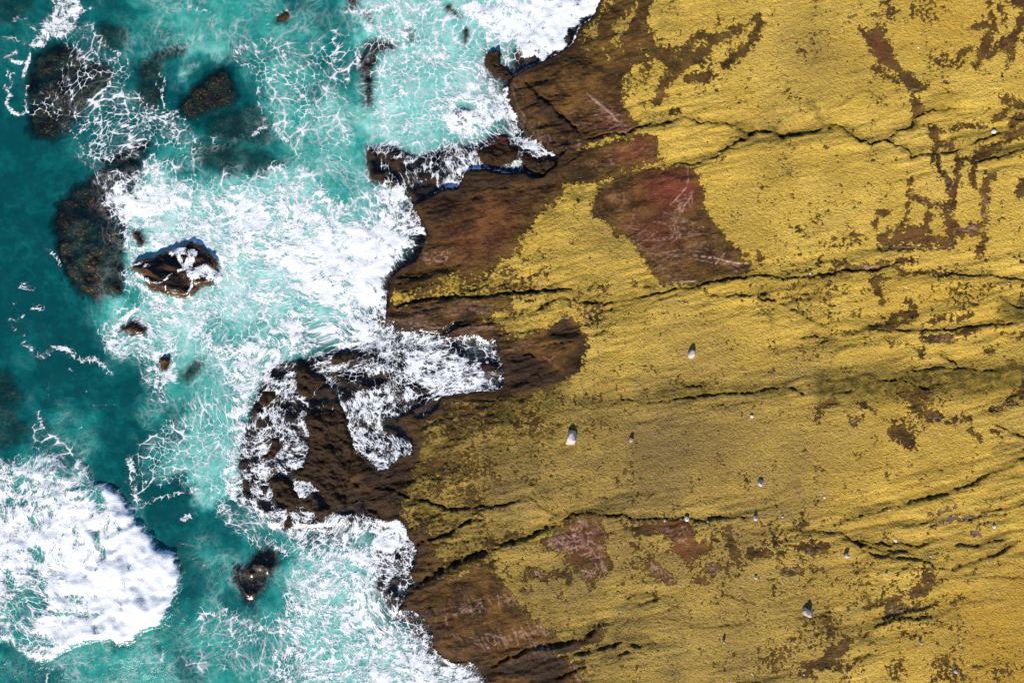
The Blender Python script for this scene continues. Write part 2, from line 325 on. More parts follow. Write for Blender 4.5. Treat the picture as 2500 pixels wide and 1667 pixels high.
# ------------------------------------------------------------------ where the yellow growth is missing
MS = np.full(PX.shape, 0.62, np.float32)              # >0 growth, in units of 20 px
def bare(r, pts, edge=0):
    sd, w = poly_sd(R(r, pts), 40, 'W')
    if w is not None: MS[w] = np.minimum(MS[w], (sd - edge) / 20)
def bst(r, pts, wd, soft=1.0):
    k = REG[r][2]; d, s, run, w = line_sd(R(r, pts), wd * k + 40, 'W')
    if w is not None: MS[w] = np.minimum(MS[w], (d - wd * k * .80) / (20 * soft))
bare(2, [(1000, 560), (1190, 480), (1340, 420), (1570, 300), (1640, 310), (1740, 330), (1810, 420), (1860, 500), (1890, 600), (1930, 720), (1960, 800), (2010, 830), (1990, 880), (1900, 910), (1700, 960), (1580, 1010), (1480, 1060), (1380, 1010), (1270, 880), (1100, 680)])
bare(2, [(1380, 1050), (1650, 1000), (1900, 940), (2060, 900), (2130, 920), (2165, 970), (2160, 1060), (2200, 1085), (2080, 1095), (1960, 1150), (1860, 1170), (1760, 1220), (1620, 1235), (1560, 1200), (1500, 1215), (1510, 1275), (1440, 1350), (1330, 1440), (1240, 1580), (1215, 1650), (1180, 1710), (1060, 1765), (960, 1810), (880, 1790), (790, 1800), (690, 1855), (560, 1885), (440, 1940), (200, 1980), (200, 1300), (860, 1100), (1310, 1150)])
bare(0, [(1468, 447), (1538, 422), (1603, 411), (1639, 409), (1677, 409), (1705, 425), (1701, 440), (1714, 469), (1726, 509), (1741, 545), (1755, 570), (1766, 586), (1799, 615), (1806, 637), (1824, 641), (1821, 659), (1810, 674), (1723, 688), (1650, 696), (1620, 692), (1600, 672), (1575, 650), (1560, 625), (1545, 585), (1510, 580), (1494, 572), (1490, 545), (1450, 525), (1445, 500), (1457, 475)])
bare(3, [(1215, 205), (1290, 230), (1385, 195), (1385, 270), (1410, 290), (1430, 370), (1470, 410), (1530, 480), (1580, 540), (1650, 580), (1650, 610), (1590, 620), (1510, 610), (1480, 520), (1380, 440), (1310, 400), (1290, 330), (1230, 260)])
bare(3, [(1570, 660), (1640, 740), (1640, 790), (1560, 790)])
bare(8, [(300, 960), (600, 900), (760, 900), (830, 860), (930, 790), (1010, 780), (1060, 830), (1080, 890), (1150, 940), (1200, 1000), (1220, 1060), (1280, 1110), (1340, 1150), (1370, 1190), (1430, 1210), (1490, 1290), (1600, 1290), (1680, 1240), (1740, 1180), (1800, 1200), (1700, 1290), (1450, 1380), (1600, 1430), (1670, 1400), (1640, 1500), (1640, 1700), (300, 1700)])
bare(8, [(1340, 600), (1480, 530), (1560, 460), (1700, 420), (1780, 450), (1800, 560), (1790, 680), (1830, 750), (1810, 830), (1740, 870), (1700, 940), (1670, 900), (1640, 830), (1560, 800), (1510, 740), (1560, 690), (1450, 680), (1370, 640)], -2)
bare(8, [(-100, -200), (380, 0), (480, 60), (500, 160), (430, 240), (460, 300), (380, 330), (420, 420), (300, 500), (-100, 500)])
bare(8, [(480, 560), (640, 640), (650, 760), (560, 900), (460, 980), (380, 900)])
bare(5, [(330, 560), (420, 540), (700, 505), (1000, 490), (1160, 500), (1140, 550), (1060, 570), (1000, 600), (960, 640), (1060, 660), (1060, 740), (1100, 760), (1240, 740), (1380, 690), (1540, 620), (1620, 660), (1640, 760), (1680, 820), (1600, 980), (1500, 1040), (1300, 1120), (1100, 1140), (850, 1170), (600, 1150), (330, 700)])
bare(10, [(1300, 560), (1640, 640), (1660, 800), (1610, 960), (1540, 1080), (1500, 1250), (1200, 1400), (1000, 1000)])
for r, lst in {
    2: [([(1900, 30), (1850, 100), (1800, 160), (1790, 280)], 42), ([(2070, -60), (2020, 120), (2010, 230), (2090, 320), (2200, 390), (2338, 350)], 46), ([(1950, 290), (1990, 380), (1900, 450), (1820, 480)], 44),
        ([(2200, 390), (2260, 450), (2180, 560), (2140, 680)], 34), ([(1900, -40), (1960, 30)], 60), ([(1700, 300), (1800, 300), (1950, 420)], 24)],
    3: [([(-20, 380), (100, 310), (170, 250), (250, 290), (340, 240), (430, 200)], 26), ([(0, 480), (60, 420), (200, 330)], 30), ([(550, 180), (500, 290), (400, 370), (330, 450)], 22), ([(80, 540), (190, 530)], 24),
        ([(430, 200), (540, 130)], 12), ([(1340, 470), (1400, 510), (1490, 600)], 14), ([(1980, 200), (2100, 200)], 16), ([(2100, 200), (2060, 290), (2010, 440)], 26), ([(2080, 380), (2200, 310), (2220, 280)], 24), ([(2210, 350), (2210, 450)], 18),
        ([(2300, 120), (2270, 230)], 14), ([(2190, 700), (2230, 680), (2338, 740), (2420, 800)], 30), ([(2338, 760), (2230, 840)], 24), ([(2338, 880), (2200, 950), (2100, 1000), (2000, 1060)], 34), ([(1690, 860), (1780, 880), (1900, 860), (2060, 860), (2200, 750)], 15),
        ([(1700, 900), (1730, 990), (1830, 990)], 26), ([(1720, 1060), (1740, 1150), (1800, 1220), (1830, 1350), (1800, 1450), (1900, 1580)], 28), ([(1870, 1080), (1860, 1250)], 30), ([(1960, 1080), (1970, 1250), (2040, 1290), (2080, 1180)], 30),
        ([(2040, 1310), (2030, 1400), (2060, 1500), (1920, 1560)], 24), ([(1540, 1220), (1540, 1330), (1700, 1380), (1780, 1380)], 16), ([(1540, 1380), (1510, 1500), (1480, 1580)], 22), ([(1680, 1440), (1620, 1560)], 18), ([(2310, 1230), (2290, 1320)], 34),
        ([(1340, 1440), (1410, 1430)], 6), ([(1320, 1510), (1330, 1540)], 9), ([(1430, 110), (1460, 100)], 10), ([(1890, 370), (1940, 350)], 16), ([(2260, 40), (2300, 60)], 12), ([(2330, 290), (2360, 320)], 20), ([(2080, 40), (2090, 130)], 10), ([(1600, 600), (1660, 590)], 14), ([(-20, 760), (30, 750)], 9)],
    6: [([(1380, 110), (1500, 90), (1640, 100), (1800, 110)], 40), ([(1550, 20), (1620, 40)], 30), ([(1820, 0), (1830, 130)], 26), ([(1360, 170), (1480, 160), (1640, 150), (1780, 140)], 10), ([(1185, 60), (1195, 110)], 13), ([(1340, 80), (1400, 60), (1420, 30)], 10),
        ([(2050, 60), (2020, 200)], 20), ([(1060, 250), (1130, 250)], 14), ([(950, 250), (960, 290)], 12), ([(1150, 290), (1300, 280), (1500, 250), (1600, 230)], 11), ([(1450, 290), (1520, 330), (1660, 310), (1700, 320)], 13), ([(1310, 370), (1400, 370)], 20),
        ([(1340, 430), (1370, 490)], 16), ([(2270, 230), (2330, 270)], 16), ([(1450, 630), (1540, 590), (1570, 580)], 22), ([(1300, 680), (1430, 670), (1520, 650)], 16), ([(1110, 720), (1210, 700)], 16), ([(1700, 640), (1760, 610), (1810, 640)], 20), ([(1880, 640), (1950, 600)], 10),
        ([(1430, 790), (1520, 800), (1640, 830), (1640, 870)], 14), ([(1630, 750), (1800, 760), (1980, 700)], 18), ([(2060, 840), (2090, 830)], 16), ([(2190, 910), (2240, 910)], 12), ([(2220, 750), (2330, 730)], 16), ([(950, 1290), (960, 1220), (1060, 1180)], 16),
        ([(1120, 1240), (1180, 1310), (1240, 1290)], 14), ([(1230, 1200), (1320, 1240)], 14), ([(1440, 1380), (1530, 1400), (1560, 1470)], 26), ([(1690, 1280), (1820, 1300), (1950, 1290)], 14), ([(2100, 1230), (2230, 1190)], 14), ([(2338, 1050), (2270, 1120)], 30),
        ([(1960, 1370), (2010, 1420)], 12), ([(2080, 1370), (2100, 1372)], 14), ([(180, 430), (200, 450)], 14), ([(460, 210), (460, 230)], 10), ([(545, 200), (550, 240)], 14), ([(1530, 520), (1550, 515)], 15), ([(1180, 590), (1210, 605)], 8), ([(2338, 500), (2300, 520)], 30)],
    8: [([(1450, 820), (1530, 830), (1550, 870)], 16), ([(1260, 830), (1340, 810), (1380, 850)], 24), ([(2010, 550), (2090, 520)], 18), ([(2100, 770), (2180, 830), (2240, 870)], 30), ([(2150, 500), (2250, 570), (2320, 620)], 30), ([(1020, 800), (1040, 780)], 18),
        ([(1150, 565), (1185, 575)], 10), ([(1250, 950), (1290, 940)], 18), ([(2120, 960), (2120, 1000)], 12)],
    9: [([(0, 500), (80, 560), (110, 640)], 36), ([(20, 660), (60, 700)], 30), ([(130, 690), (200, 660)], 22), ([(350, 640), (400, 700)], 22), ([(200, 790), (260, 780)], 18), ([(810, 650), (900, 660), (990, 640)], 20), ([(730, 805), (840, 810)], 9), ([(900, 790), (970, 795)], 9),
        ([(480, 690), (600, 690)], 9), ([(1270, 1040), (1330, 1030)], 16), ([(1420, 1040), (1460, 990)], 14), ([(1430, 1080), (1600, 1050), (1720, 1030)], 16), ([(1580, 950), (1640, 940)], 18), ([(1840, 1030), (1890, 990)], 11), ([(1000, 1340), (1080, 1330), (1140, 1270)], 20),
        ([(860, 1430), (960, 1430), (1040, 1380)], 32), ([(840, 1490), (900, 1500)], 22), ([(1680, 550), (1700, 490), (1830, 460), (1930, 440)], 15), ([(1680, 430), (1750, 410)], 9), ([(1790, 390), (1850, 375)], 11), ([(2040, 430), (2050, 435)], 12), ([(1990, 545), (2000, 548)], 10),
        ([(2040, 480), (2050, 485)], 10), ([(340, 510), (360, 515)], 12), ([(840, 495), (880, 490)], 10), ([(140, 870), (190, 880)], 14)],
}.items():
    for pts, wd in lst: bst(r, pts, wd)
THIN = np.zeros_like(PX)                              # sparse growth: rock shows between the tufts
def thin(r, c, rad, v):
    p = R(r, [c])[0]; rad *= REG[r][2]
    THIN[:] = np.maximum(THIN, v * np.exp(-((PX - p[0]) ** 2 + (PY - p[1]) ** 2) / (rad * rad)))
for r, c, rad, v in ((9, (1000, 1180), 150, .5), (9, (880, 1230), 130, .45), (9, (1650, 850), 100, .9), (9, (1250, 900), 180, .35), (9, (1450, 1450), 90, .6), (8, (850, 90), 260, .55), (8, (650, 100), 200, .65), (8, (900, 300), 160, .55), (8, (560, 480), 130, .75),
                     (8, (1000, 640), 120, .6), (8, (900, 740), 150, .6), (3, (1650, 40), 120, .5), (3, (1380, 80), 120, .45), (3, (1800, 420), 150, .35), (5, (900, 380), 260, .6), (5, (600, 420), 200, .8), (5, (1200, 370), 200, .45), (5, (1000, 1250), 220, .6), (5, (750, 1300), 200, .7),
                     (5, (1250, 1300), 180, .5), (6, (1500, 1400), 130, .6), (6, (1900, 470), 250, .3), (6, (1640, 1160), 130, .8), (9, (680, 1400), 130, .6), (9, (1450, 1000), 250, .35), (9, (700, 680), 300, .35), (9, (250, 700), 260, .4), (2, (1900, 420), 260, .5), (3, (200, 400), 250, .3),
                     (9, (1800, 1450), 120, .6), (9, (2150, 1470), 120, .55), (8, (2050, 600), 260, .35), (6, (900, 330), 400, .25), (5, (1700, 600), 160, .45), (3, (900, 350), 140, .2), (9, (1880, 1220), 90, .4), (8, (740, 880), 120, .8), (3, (2250, 150), 250, .35), (9, (1100, 1400), 130, .4)):
    thin(r, c, rad, v)
THIN = np.maximum(THIN, 0.8 * np.exp(-np.clip(SD, 0, None) / 22)); THIN = np.maximum(THIN, .5 * np.exp(-np.clip(SD, 0, None) / 150) * sstep(850, 950, PY))
nA = fbm(PX, PY, 34, 4, 501, .72); nB = fbm(PX, PY, 9.5, 2, 521, .8); nC = fbm(PX, PY, 75, 2, 531, .6)
msk = MS + nA * 0.9 + nB * 0.6 + nC * .3 - THIN * 1.15 + THIN * nB * .9 + 0.02
msk = np.where(CRK > .8, -0.5, msk)
msk = np.where(SD < 6, -1, msk)
GROW = msk > 0

# ------------------------------------------------------------------ colour attributes of the rock
RED = np.zeros_like(PX); PALE = np.zeros_like(PX); SLATE = np.zeros_like(PX); GREY = np.zeros_like(PX); DARK = np.zeros_like(PX); ORNG = np.zeros_like(PX)
for r, c, rad, v in ((2, (2220, 1250), 170, 1.0), (3, (30, 1250), 150, 1.0), (5, (2100, 60), 200, .45), (2, (2000, 990), 160, .6), (2, (1850, 860), 120, .5), (2, (1080, 930), 90, .7), (3, (1750, 1300), 400, .35), (3, (1350, 330), 150, .5), (6, (1620, 100), 180, .5), (8, (2250, 580), 200, .6),
                     (9, (40, 620), 140, .9), (9, (100, 560), 120, .6), (5, (900, 60), 220, .35), (2, (1060, 1500), 200, .35), (8, (1650, 600), 170, .4), (3, (2200, 250), 250, .3)):
    p = R(r, [c])[0]; rad *= REG[r][2]
    RED = np.maximum(RED, v * np.exp(-((PX - p[0]) ** 2 + (PY - p[1]) ** 2) / (rad * rad)))
def pst(r, pts, wd, v=1.0, ridge=.02):
    k = REG[r][2]; d, s, run, w = line_sd(R(r, pts), wd * k + 8, 'N')
    if w is None: return
    tap = 1 - 0.6 * np.abs(run * 2 - 1)
    m = (1 - sstep(wd * k * .3 * tap, wd * k * .3 * tap + 1.7, d)) * v * np.clip(.75 + nB[w] * 1.6, 0, 1)
    PALE[w] = np.maximum(PALE[w], m); zt[w] += m * ridge
random.seed(12)
def hatch(r, a, b, n, ang, ln, spread, wd=4, v=.8, jit=12):
    for i in range(int(n * .65)):
        t = random.random(); x = a[0] + (b[0] - a[0]) * t + random.gauss(0, spread * .3); y = a[1] + (b[1] - a[1]) * t + random.gauss(0, spread)
        an = math.radians(ang + random.gauss(0, jit)); L = ln * random.uniform(.4, 1.3) * .5; v_ = v * .8
        pst(r, [(x - L * math.cos(an), y - L * math.sin(an)), (x + L * math.cos(an), y + L * math.sin(an))], wd * random.uniform(.6, 1.3), v_ * random.uniform(.4, 1))
hatch(8, (780, 1090), (1290, 960), 60, 62, 70, 14); hatch(8, (780, 1090), (1290, 960), 12, -14, 160, 8)
hatch(8, (960, 1290), (1400, 1190), 60, 62, 90, 20); hatch(8, (1000, 1270), (1500, 1200), 12, -12, 160, 14)
hatch(8, (650, 1150), (900, 1000), 40, 62, 40, 50, 3, .5); hatch(8, (700, 1350), (950, 1250), 30, 35, 40, 40, 3, .45); hatch(8, (1280, 1330), (1500, 1360), 24, 62, 90, 15)
hatch(8, (1560, 1430), (1640, 1560), 16, 62, 60, 20, 3, .6); hatch(8, (1150, 1440), (1400, 1390), 16, 40, 60, 14, 4, .6)
hatch(8, (1400, 600), (1600, 640), 90, 40, 60, 36, 6, .9, 40); hatch(8, (1600, 560), (1790, 700), 70, 40, 70, 55, 5, .8, 35); hatch(8, (1600, 480), (1780, 560), 30, 60, 60, 30, 3, .5)
hatch(8, (1640, 820), (1800, 810), 40, 40, 50, 20, 5, .9, 40); hatch(8, (1690, 900), (1710, 930), 12, 60, 40, 10, 5); hatch(8, (1320, 830), (1360, 820), 20, 30, 30, 12, 5, .9, 40)
hatch(8, (2100, 800), (2260, 870), 40, 45, 50, 25, 4, .7, 35); hatch(8, (2180, 540), (2338, 600), 24, 45, 60, 30, 4, .5, 30)
hatch(8, (1330, 940), (1380, 930), 8, 62, 50, 8)
pst(8, [(1490, 1070), (1560, 1090), (1640, 1150), (1690, 1170)], 7, .8, 0); pst(8, [(1810, 1450), (1830, 1530)], 7, .7, 0); pst(8, [(1890, 1060), (1990, 1010), (2110, 960)], 13, .8); pst(8, [(1880, 1080), (1920, 1050)], 8, .9)
hatch(2, (1720, 670), (1900, 850), 46, 8, 110, 40, 3.5, .5, 18); pst(2, [(1670, 620), (1740, 690), (1820, 750), (1880, 820)], 22, .75); pst(2, [(1690, 640), (1800, 740)], 14, .8)
hatch(2, (1520, 800), (1800, 830), 30, 3, 120, 40, 3, .3); hatch(2, (1800, 860), (1960, 890), 20, -4, 90, 14, 4, .6); hatch(2, (1450, 960), (1660, 980), 40, 20, 40, 22, 6, .6, 40)
hatch(2, (1200, 760), (1420, 960), 50, 55, 60, 20, 7, .6, 25); pst(2, [(1170, 580), (1200, 700), (1260, 800), (1340, 880)], 16, .45, .05); pst(2, [(1180, 560), (1240, 640)], 12, .4)
hatch(2, (1620, 1080), (1840, 1120), 14, 30, 70, 20, 4, .4); hatch(2, (1800, 1060), (2100, 1000), 24, -15, 90, 30, 3, .35, 15)
hatch(2, (1780, 1260), (2000, 1500), 40, 25, 90, 60, 2.5, .4, 50); hatch(3, (0, 1400), (120, 1330), 30, 110, 80, 30, 4, .7, 40); hatch(3, (-60, 1480), (180, 1520), 30, 5, 110, 40, 3, .5, 12); pst(3, [(-40, 1380), (70, 1260), (75, 1130)], 5, .7); pst(3, [(40, 1400), (100, 1320)], 9, .9)
hatch(6, (-150, 100), (300, 200), 50, 0, 130, 70, 3, .5, 14); pst(6, [(260, 260), (320, 190)], 8, .8); pst(6, [(110, 200), (280, 230), (400, 260), (640, 250)], 8, .9); hatch(6, (280, 240), (420, 300), 14, 20, 60, 14, 5, .7); pst(6, [(-140, 400), (0, 385), (130, 375)], 7, .9)
hatch(5, (1950, 60), (2300, 330), 60, 5, 150, 60, 2.6, .45, 30); hatch(5, (2230, 40), (2300, 60), 14, 100, 70, 20, 4, .7, 25); pst(5, [(2150, 260), (2230, 200), (2300, 210)], 7, .5)
hatch(5, (420, 600), (1100, 560), 60, 2, 120, 30, 4, .55, 8); hatch(5, (450, 650), (720, 690), 40, 12, 110, 14, 7, .6, 12); pst(5, [(520, 650), (640, 690), (720, 680), (780, 640)], 14, .7, .05); pst(5, [(760, 690), (1050, 680)], 10, .6); hatch(5, (800, 720), (1040, 705), 20, -3, 80, 12, 5, .6, 8)
hatch(5, (1380, 560), (1700, 590), 40, 8, 90, 20, 5, .8, 10); pst(5, [(1400, 660), (1480, 630), (1560, 620)], 12, .8); pst(5, [(1640, 640), (1700, 680), (1740, 720)], 14, .8); pst(5, [(1100, 740), (1300, 710)], 9, .7); hatch(5, (560, 200), (740, 220), 60, -20, 40, 26, 7, .75, 40)
hatch(5, (1110, 830), (1300, 800), 16, 0, 60, 14, 5, .5); pst(5, [(1380, 890), (1430, 910), (1450, 880)], 9, .7); pst(5, [(1700, 950), (1740, 1030), (1800, 1080)], 9, .6, .05); pst(5, [(1530, 1130), (1580, 1070), (1680, 1010)], 10, .6); hatch(5, (1370, 1270), (1470, 1190), 14, 30, 40, 14, 6, .5, 40)
hatch(3, (1790, 1180), (1830, 1270), 18, 80, 40, 12, 6, .9, 30); hatch(3, (1730, 1060), (1760, 1090), 8, 80, 30, 8, 5, .8); hatch(3, (1880, 1140), (1910, 1220), 10, 80, 40, 10, 5, .7); hatch(3, (2020, 1330), (2080, 1380), 14, 20, 50, 22, 7, .9, 40); hatch(3, (2030, 1440), (2120, 1540), 20, 30, 50, 16, 7, .9, 30); hatch(3, (1900, 1550), (2010, 1540), 10, 0, 50, 10, 6, .8)
hatch(3, (1620, 1330), (1800, 1400), 16, 20, 50, 20, 6, .7); pst(3, [(1560, 615), (1610, 620)], 14, .8)
hatch(6, (1640, 780), (1920, 760), 50, -5, 40, 20, 7, .9, 25); hatch(6, (1700, 1280), (1960, 1300), 34, 12, 80, 12, 6, .7, 10); hatch(6, (1170, 1310), (1400, 1270), 26, -14, 60, 14, 5, .7); pst(6, [(740, 1025), (880, 1040), (980, 1015), (1180, 1000)], 6, .7); pst(6, [(930, 1340), (945, 1300)], 20, .7)
pst(6, [(1370, 165), (1500, 150), (1640, 160), (1750, 155), (1840, 120)], 5, .8); hatch(6, (1880, 40), (2140, 10), 20, -5, 60, 20, 6, .9); hatch(6, (1400, 215), (1500, 210), 8, -8, 60, 6, 4, .8); hatch(6, (1750, 220), (1850, 240), 12, 10, 50, 14, 5, .7); pst(6, [(2100, 1220), (2200, 1190), (2338, 1185)], 6, .9); hatch(6, (100, 500), (420, 480), 10, -8, 90, 4, 5, .9); hatch(6, (1200, 285), (1340, 275), 10, -6, 70, 6, 5, .8); hatch(6, (2290, 260), (2330, 270), 6, 0, 40, 8, 6, .8)
hatch(9, (20, 530), (190, 540), 20, 60, 50, 20, 5, .5); hatch(9, (120, 760), (280, 780), 24, 50, 50, 24, 5, .6, 35); hatch(9, (140, 850), (260, 830), 6, -15, 80, 6, 4, .8); hatch(9, (820, 700), (1040, 660), 26, 60, 50, 18, 5, .6, 25); hatch(9, (580, 800), (1080, 805), 26, 8, 70, 6, 4, .7, 10); hatch(9, (1430, 1090), (1700, 1040), 26, -30, 60, 14, 7, .6, 14); hatch(9, (1860, 1010), (1900, 985), 6, -35, 40, 6, 6, .7)
hatch(9, (640, 1420), (740, 1400), 14, -20, 50, 12, 5, .5); pst(9, [(820, 1420), (840, 1490)], 9, .6); hatch(9, (500, 1450), (560, 1470), 8, 50, 40, 10, 5, .5); hatch(9, (1690, 530), (1850, 470), 14, -30, 70, 14, 4, .5, 8)
for p, v in (((1650, 500), .9),):
    pass
for pts, wd in (([(1680, 550), (1700, 490), (1830, 460), (1930, 440)], 30), ([(1680, 430), (1850, 370)], 24), ([(2040, 430), (1990, 550)], 30)): stroke(SLATE, R(9, pts), wd * K, 1.0, 8)
for r, c, rad, v in ((0, (1620, 1120), 260, 1.0), (0, (1500, 1300), 520, .7), (0, (1250, 1150), 300, .75), (0, (1500, 1060), 200, .7), (0, (1420, 1420), 170, .8), (0, (1520, 1560), 200, .8), (0, (1640, 1640), 160, .7), (0, (1980, 120), 130, .45), (0, (1430, 80), 90, .5), (0, (1480, 560), 110, .35), (0, (1750, 1660), 160, .6), (0, (1150, 1150), 260, .45), (0, (1700, 930), 200, .5), (0, (1350, 960), 200, .4), (0, (1130, 1330), 200, .6), (0, (1800, 1200), 200, .4), (0, (1900, 330), 120, .3)):
    GREY = np.maximum(GREY, v * np.exp(-((PX - c[0]) ** 2 + (PY - c[1]) ** 2) / (rad * rad)))
for r, c, rad, v in ((0, (2440, 1560), 170, 1.0), (0, (2480, 1640), 200, 1.0), (0, (2320, 20), 120, .6), (0, (2480, 1450), 120, .8), (0, (2250, 1130), 220, .35), (0, (2050, 1230), 200, .3), (0, (2300, 720), 140, .4)):
    ORNG = np.maximum(ORNG, v * np.exp(-((PX - c[0]) ** 2 + (PY - c[1]) ** 2) / (rad * rad)))
for r, pts, wd, v in ((6, [(1000, 1080), (1500, 1060), (2000, 1030), (2400, 990)], 150, 1.0), (6, [(-100, 1130), (700, 1100)], 70, .8), (6, [(600, 430), (1150, 350)], 60, .6), (6, [(2200, 560), (2400, 600)], 90, .9), (5, [(560, 420), (1000, 370), (1450, 450)], 50, .6), (5, [(1400, 440), (1700, 500), (2050, 480)], 50, .55),
                      (8, [(550, 800), (800, 660), (1100, 560)], 70, .55), (8, [(560, 500), (820, 420)], 60, .6), (5, [(1200, 1330), (1250, 1250)], 60, .65), (3, [(1850, 960), (2100, 920), (2338, 880)], 60, .6), (3, [(1500, 1030), (1900, 1000), (2338, 1010)], 35, .6), (9, [(1150, 600), (1700, 700)], 60, .4),
                      (9, [(950, 1180), (1150, 1200)], 60, .45), (3, [(880, 700), (960, 800)], 40, .5), (6, [(1500, 700), (2000, 690)], 40, .5), (5, [(1650, 1180), (2338, 1200)], 60, .5), (8, [(1850, 1240), (2080, 1270)], 50, .7), (3, [(2000, 1060), (2338, 1010)], 30, .6), (9, [(1500, 320), (2100, 160)], 30, .5), (6, [(1200, 330), (2338, 380)], 40, .35)):
    stroke(DARK, R(r, pts), wd * REG[r][2] * .7, v, wd * REG[r][2] * 1.0)
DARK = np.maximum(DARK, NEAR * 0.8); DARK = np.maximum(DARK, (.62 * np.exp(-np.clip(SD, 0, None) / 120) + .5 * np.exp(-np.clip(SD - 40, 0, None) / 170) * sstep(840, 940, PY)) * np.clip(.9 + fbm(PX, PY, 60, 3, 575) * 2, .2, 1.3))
GREY = np.clip(np.maximum(GREY, .62 * sstep(780, 1000, PY + fbm(PX, PY, 300, 2, 555) * 160) * (1 - .75 * sstep(1850, 2250, PX))) + fbm(PX, PY, 160, 4, 561, .6) * .4, 0, 1); DARK = np.clip(DARK + np.clip(fbm(PX, PY, 90, 3, 571), 0, 1) * .12, 0, 1); ORNG = np.clip(ORNG, 0, 1)
WET_DARK = np.clip(np.exp(-np.clip(SD, 0, None) / 45) * .8 + EXP * .35, 0, 1)
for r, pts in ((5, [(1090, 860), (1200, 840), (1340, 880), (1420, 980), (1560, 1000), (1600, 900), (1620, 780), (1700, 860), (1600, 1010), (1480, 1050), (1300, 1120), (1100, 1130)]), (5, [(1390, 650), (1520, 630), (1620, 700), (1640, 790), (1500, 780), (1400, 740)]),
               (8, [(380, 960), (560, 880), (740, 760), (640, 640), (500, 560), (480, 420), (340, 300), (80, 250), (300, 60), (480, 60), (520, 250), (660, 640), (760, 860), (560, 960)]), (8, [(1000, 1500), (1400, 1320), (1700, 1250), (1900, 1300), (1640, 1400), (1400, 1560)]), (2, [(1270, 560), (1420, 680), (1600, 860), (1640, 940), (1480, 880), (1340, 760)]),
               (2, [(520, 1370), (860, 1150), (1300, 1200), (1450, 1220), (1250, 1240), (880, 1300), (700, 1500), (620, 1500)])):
    fill(WET_DARK, R(r, pts), 1.0, 24, 'max', 'W')  # inlet hollow, some fissures and the platform lip set dark and smoother

# growth height
gr_h = np.clip(msk * 6, 0, 1) * (0.022 + 0.018 * fbm(PX, PY, 8, 2, 601, .7) + 0.014 * fbm(PX * .8 + PY * .4, PY * 1.6, 14, 2, 611, .6)) + np.clip(msk * 6, 0, 1) * .01

# ------------------------------------------------------------------ reefs and rocks standing in the sea
# name, label, region, outline, top z, roughness amp, kind
REEFS = [
 ('sunken_reef', 'large kelp-covered reef below lacy foam beside the top-left splash', 1, [(180, 380), (250, 300), (400, 270), (520, 330), (560, 420), (640, 400), (720, 450), (720, 540), (640, 620), (580, 680), (540, 760), (480, 800), (440, 880), (330, 930), (220, 930), (150, 860), (170, 700), (160, 550)], -.16, .14),
 ('sunken_reef', 'faint deep reef right of the white splash at top left', 1, [(620, 150), (700, 130), (840, 180), (850, 250), (780, 310), (700, 300), (640, 250)], -.42, .1),
 ('sunken_reef', 'narrow bent kelp reef between the two large sunken reefs', 1, [(900, 430), (1000, 350), (1150, 280), (1260, 280), (1220, 350), (1080, 400), (1060, 470), (1090, 600), (1060, 690), (960, 740), (900, 660), (910, 540)], -.3, .14),
 ('sunken_reef', 'dark pointed kelp reef in clear teal water, uncrossed by foam', 1, [(1220, 620), (1300, 530), (1420, 480), (1470, 430), (1530, 460), (1560, 560), (1580, 640), (1540, 700), (1400, 730), (1280, 800), (1180, 760), (1190, 680)], -.12, .14),
 ('sunken_reef', 'dim deep shoal below the dark pointed kelp reef', 1, [(1300, 800), (1500, 720), (1700, 680), (1850, 800), (1750, 960), (1550, 950), (1400, 900)], -.6, .1),
 ('sunken_reef', 'curved dark kelp reef left of the big foam-ringed rock', 0, [(225, 420), (300, 375), (350, 370), (330, 430), (310, 520), (300, 600), (300, 660), (290, 720), (220, 735), (160, 700), (130, 640), (120, 560), (125, 500), (170, 450)], -.12, .14),
 ('sunken_reef', 'long black reef edge above the curved kelp reef', 1, [(680, 1070), (860, 970), (960, 930), (1000, 960), (900, 1040), (760, 1110), (690, 1110)], -.04, .1),
 ('sunken_reef', 'small dark reef under milky water right of the little brown rock', 4, [(1190, 1010), (1280, 890), (1350, 890), (1340, 980), (1240, 1060)], -.2, .1),
 ('sunken_reef', 'dark shoal at the left edge above the breaking wave', 4, [(-200, 900), (60, 1000), (100, 1150), (60, 1300), (200, 1380), (150, 1450), (0, 1490), (-200, 1480)], -.6, .14),
 ('sunken_reef', 'purple-brown reef awash right of the breaking wave', 7, [(1640, 790), (1700, 700), (1780, 670), (1860, 710), (1870, 800), (1780, 870), (1760, 960), (1660, 1060), (1600, 990), (1540, 880), (1560, 780)], .04, .14),
 ('sunken_reef', 'dark hook-shaped reef under foam left of the top bay', 2, [(160, 260), (240, 240), (400, 270), (380, 330), (270, 360), (240, 470), (230, 620), (230, 720), (170, 700), (140, 520), (120, 420)], -.02, .12),
 ('sunken_reef', 'small brown reef just left of the top bay at the upper edge', 2, [(50, -60), (150, -60), (140, 20), (100, 55), (60, 40)], -.03, .1),
 ('sunken_reef', 'sliver of dark reef below the small brown reef at the upper edge', 2, [(150, 40), (210, 60), (240, 110), (220, 150), (180, 110)], -.06, .1),
 ('sunken_reef', 'faint shadowy rock under turquoise foam in the top bay', 2, [(430, 170), (480, 180), (500, 260), (470, 290), (430, 230)], -.15, .1),
 ('sunken_reef', 'dim dark shoal in the top left corner', 1, [(-200, -200), (220, -200), (180, 60), (90, 120), (-200, 140)], -.75, .14),
 ('sunken_reef', 'mottled sunken ledge below the clear dark channel, under torn lace', 1, [(1250, 960), (1500, 950), (1750, 1000), (1900, 1080), (1750, 1180), (1500, 1160), (1300, 1100)], -.45, .12),
]
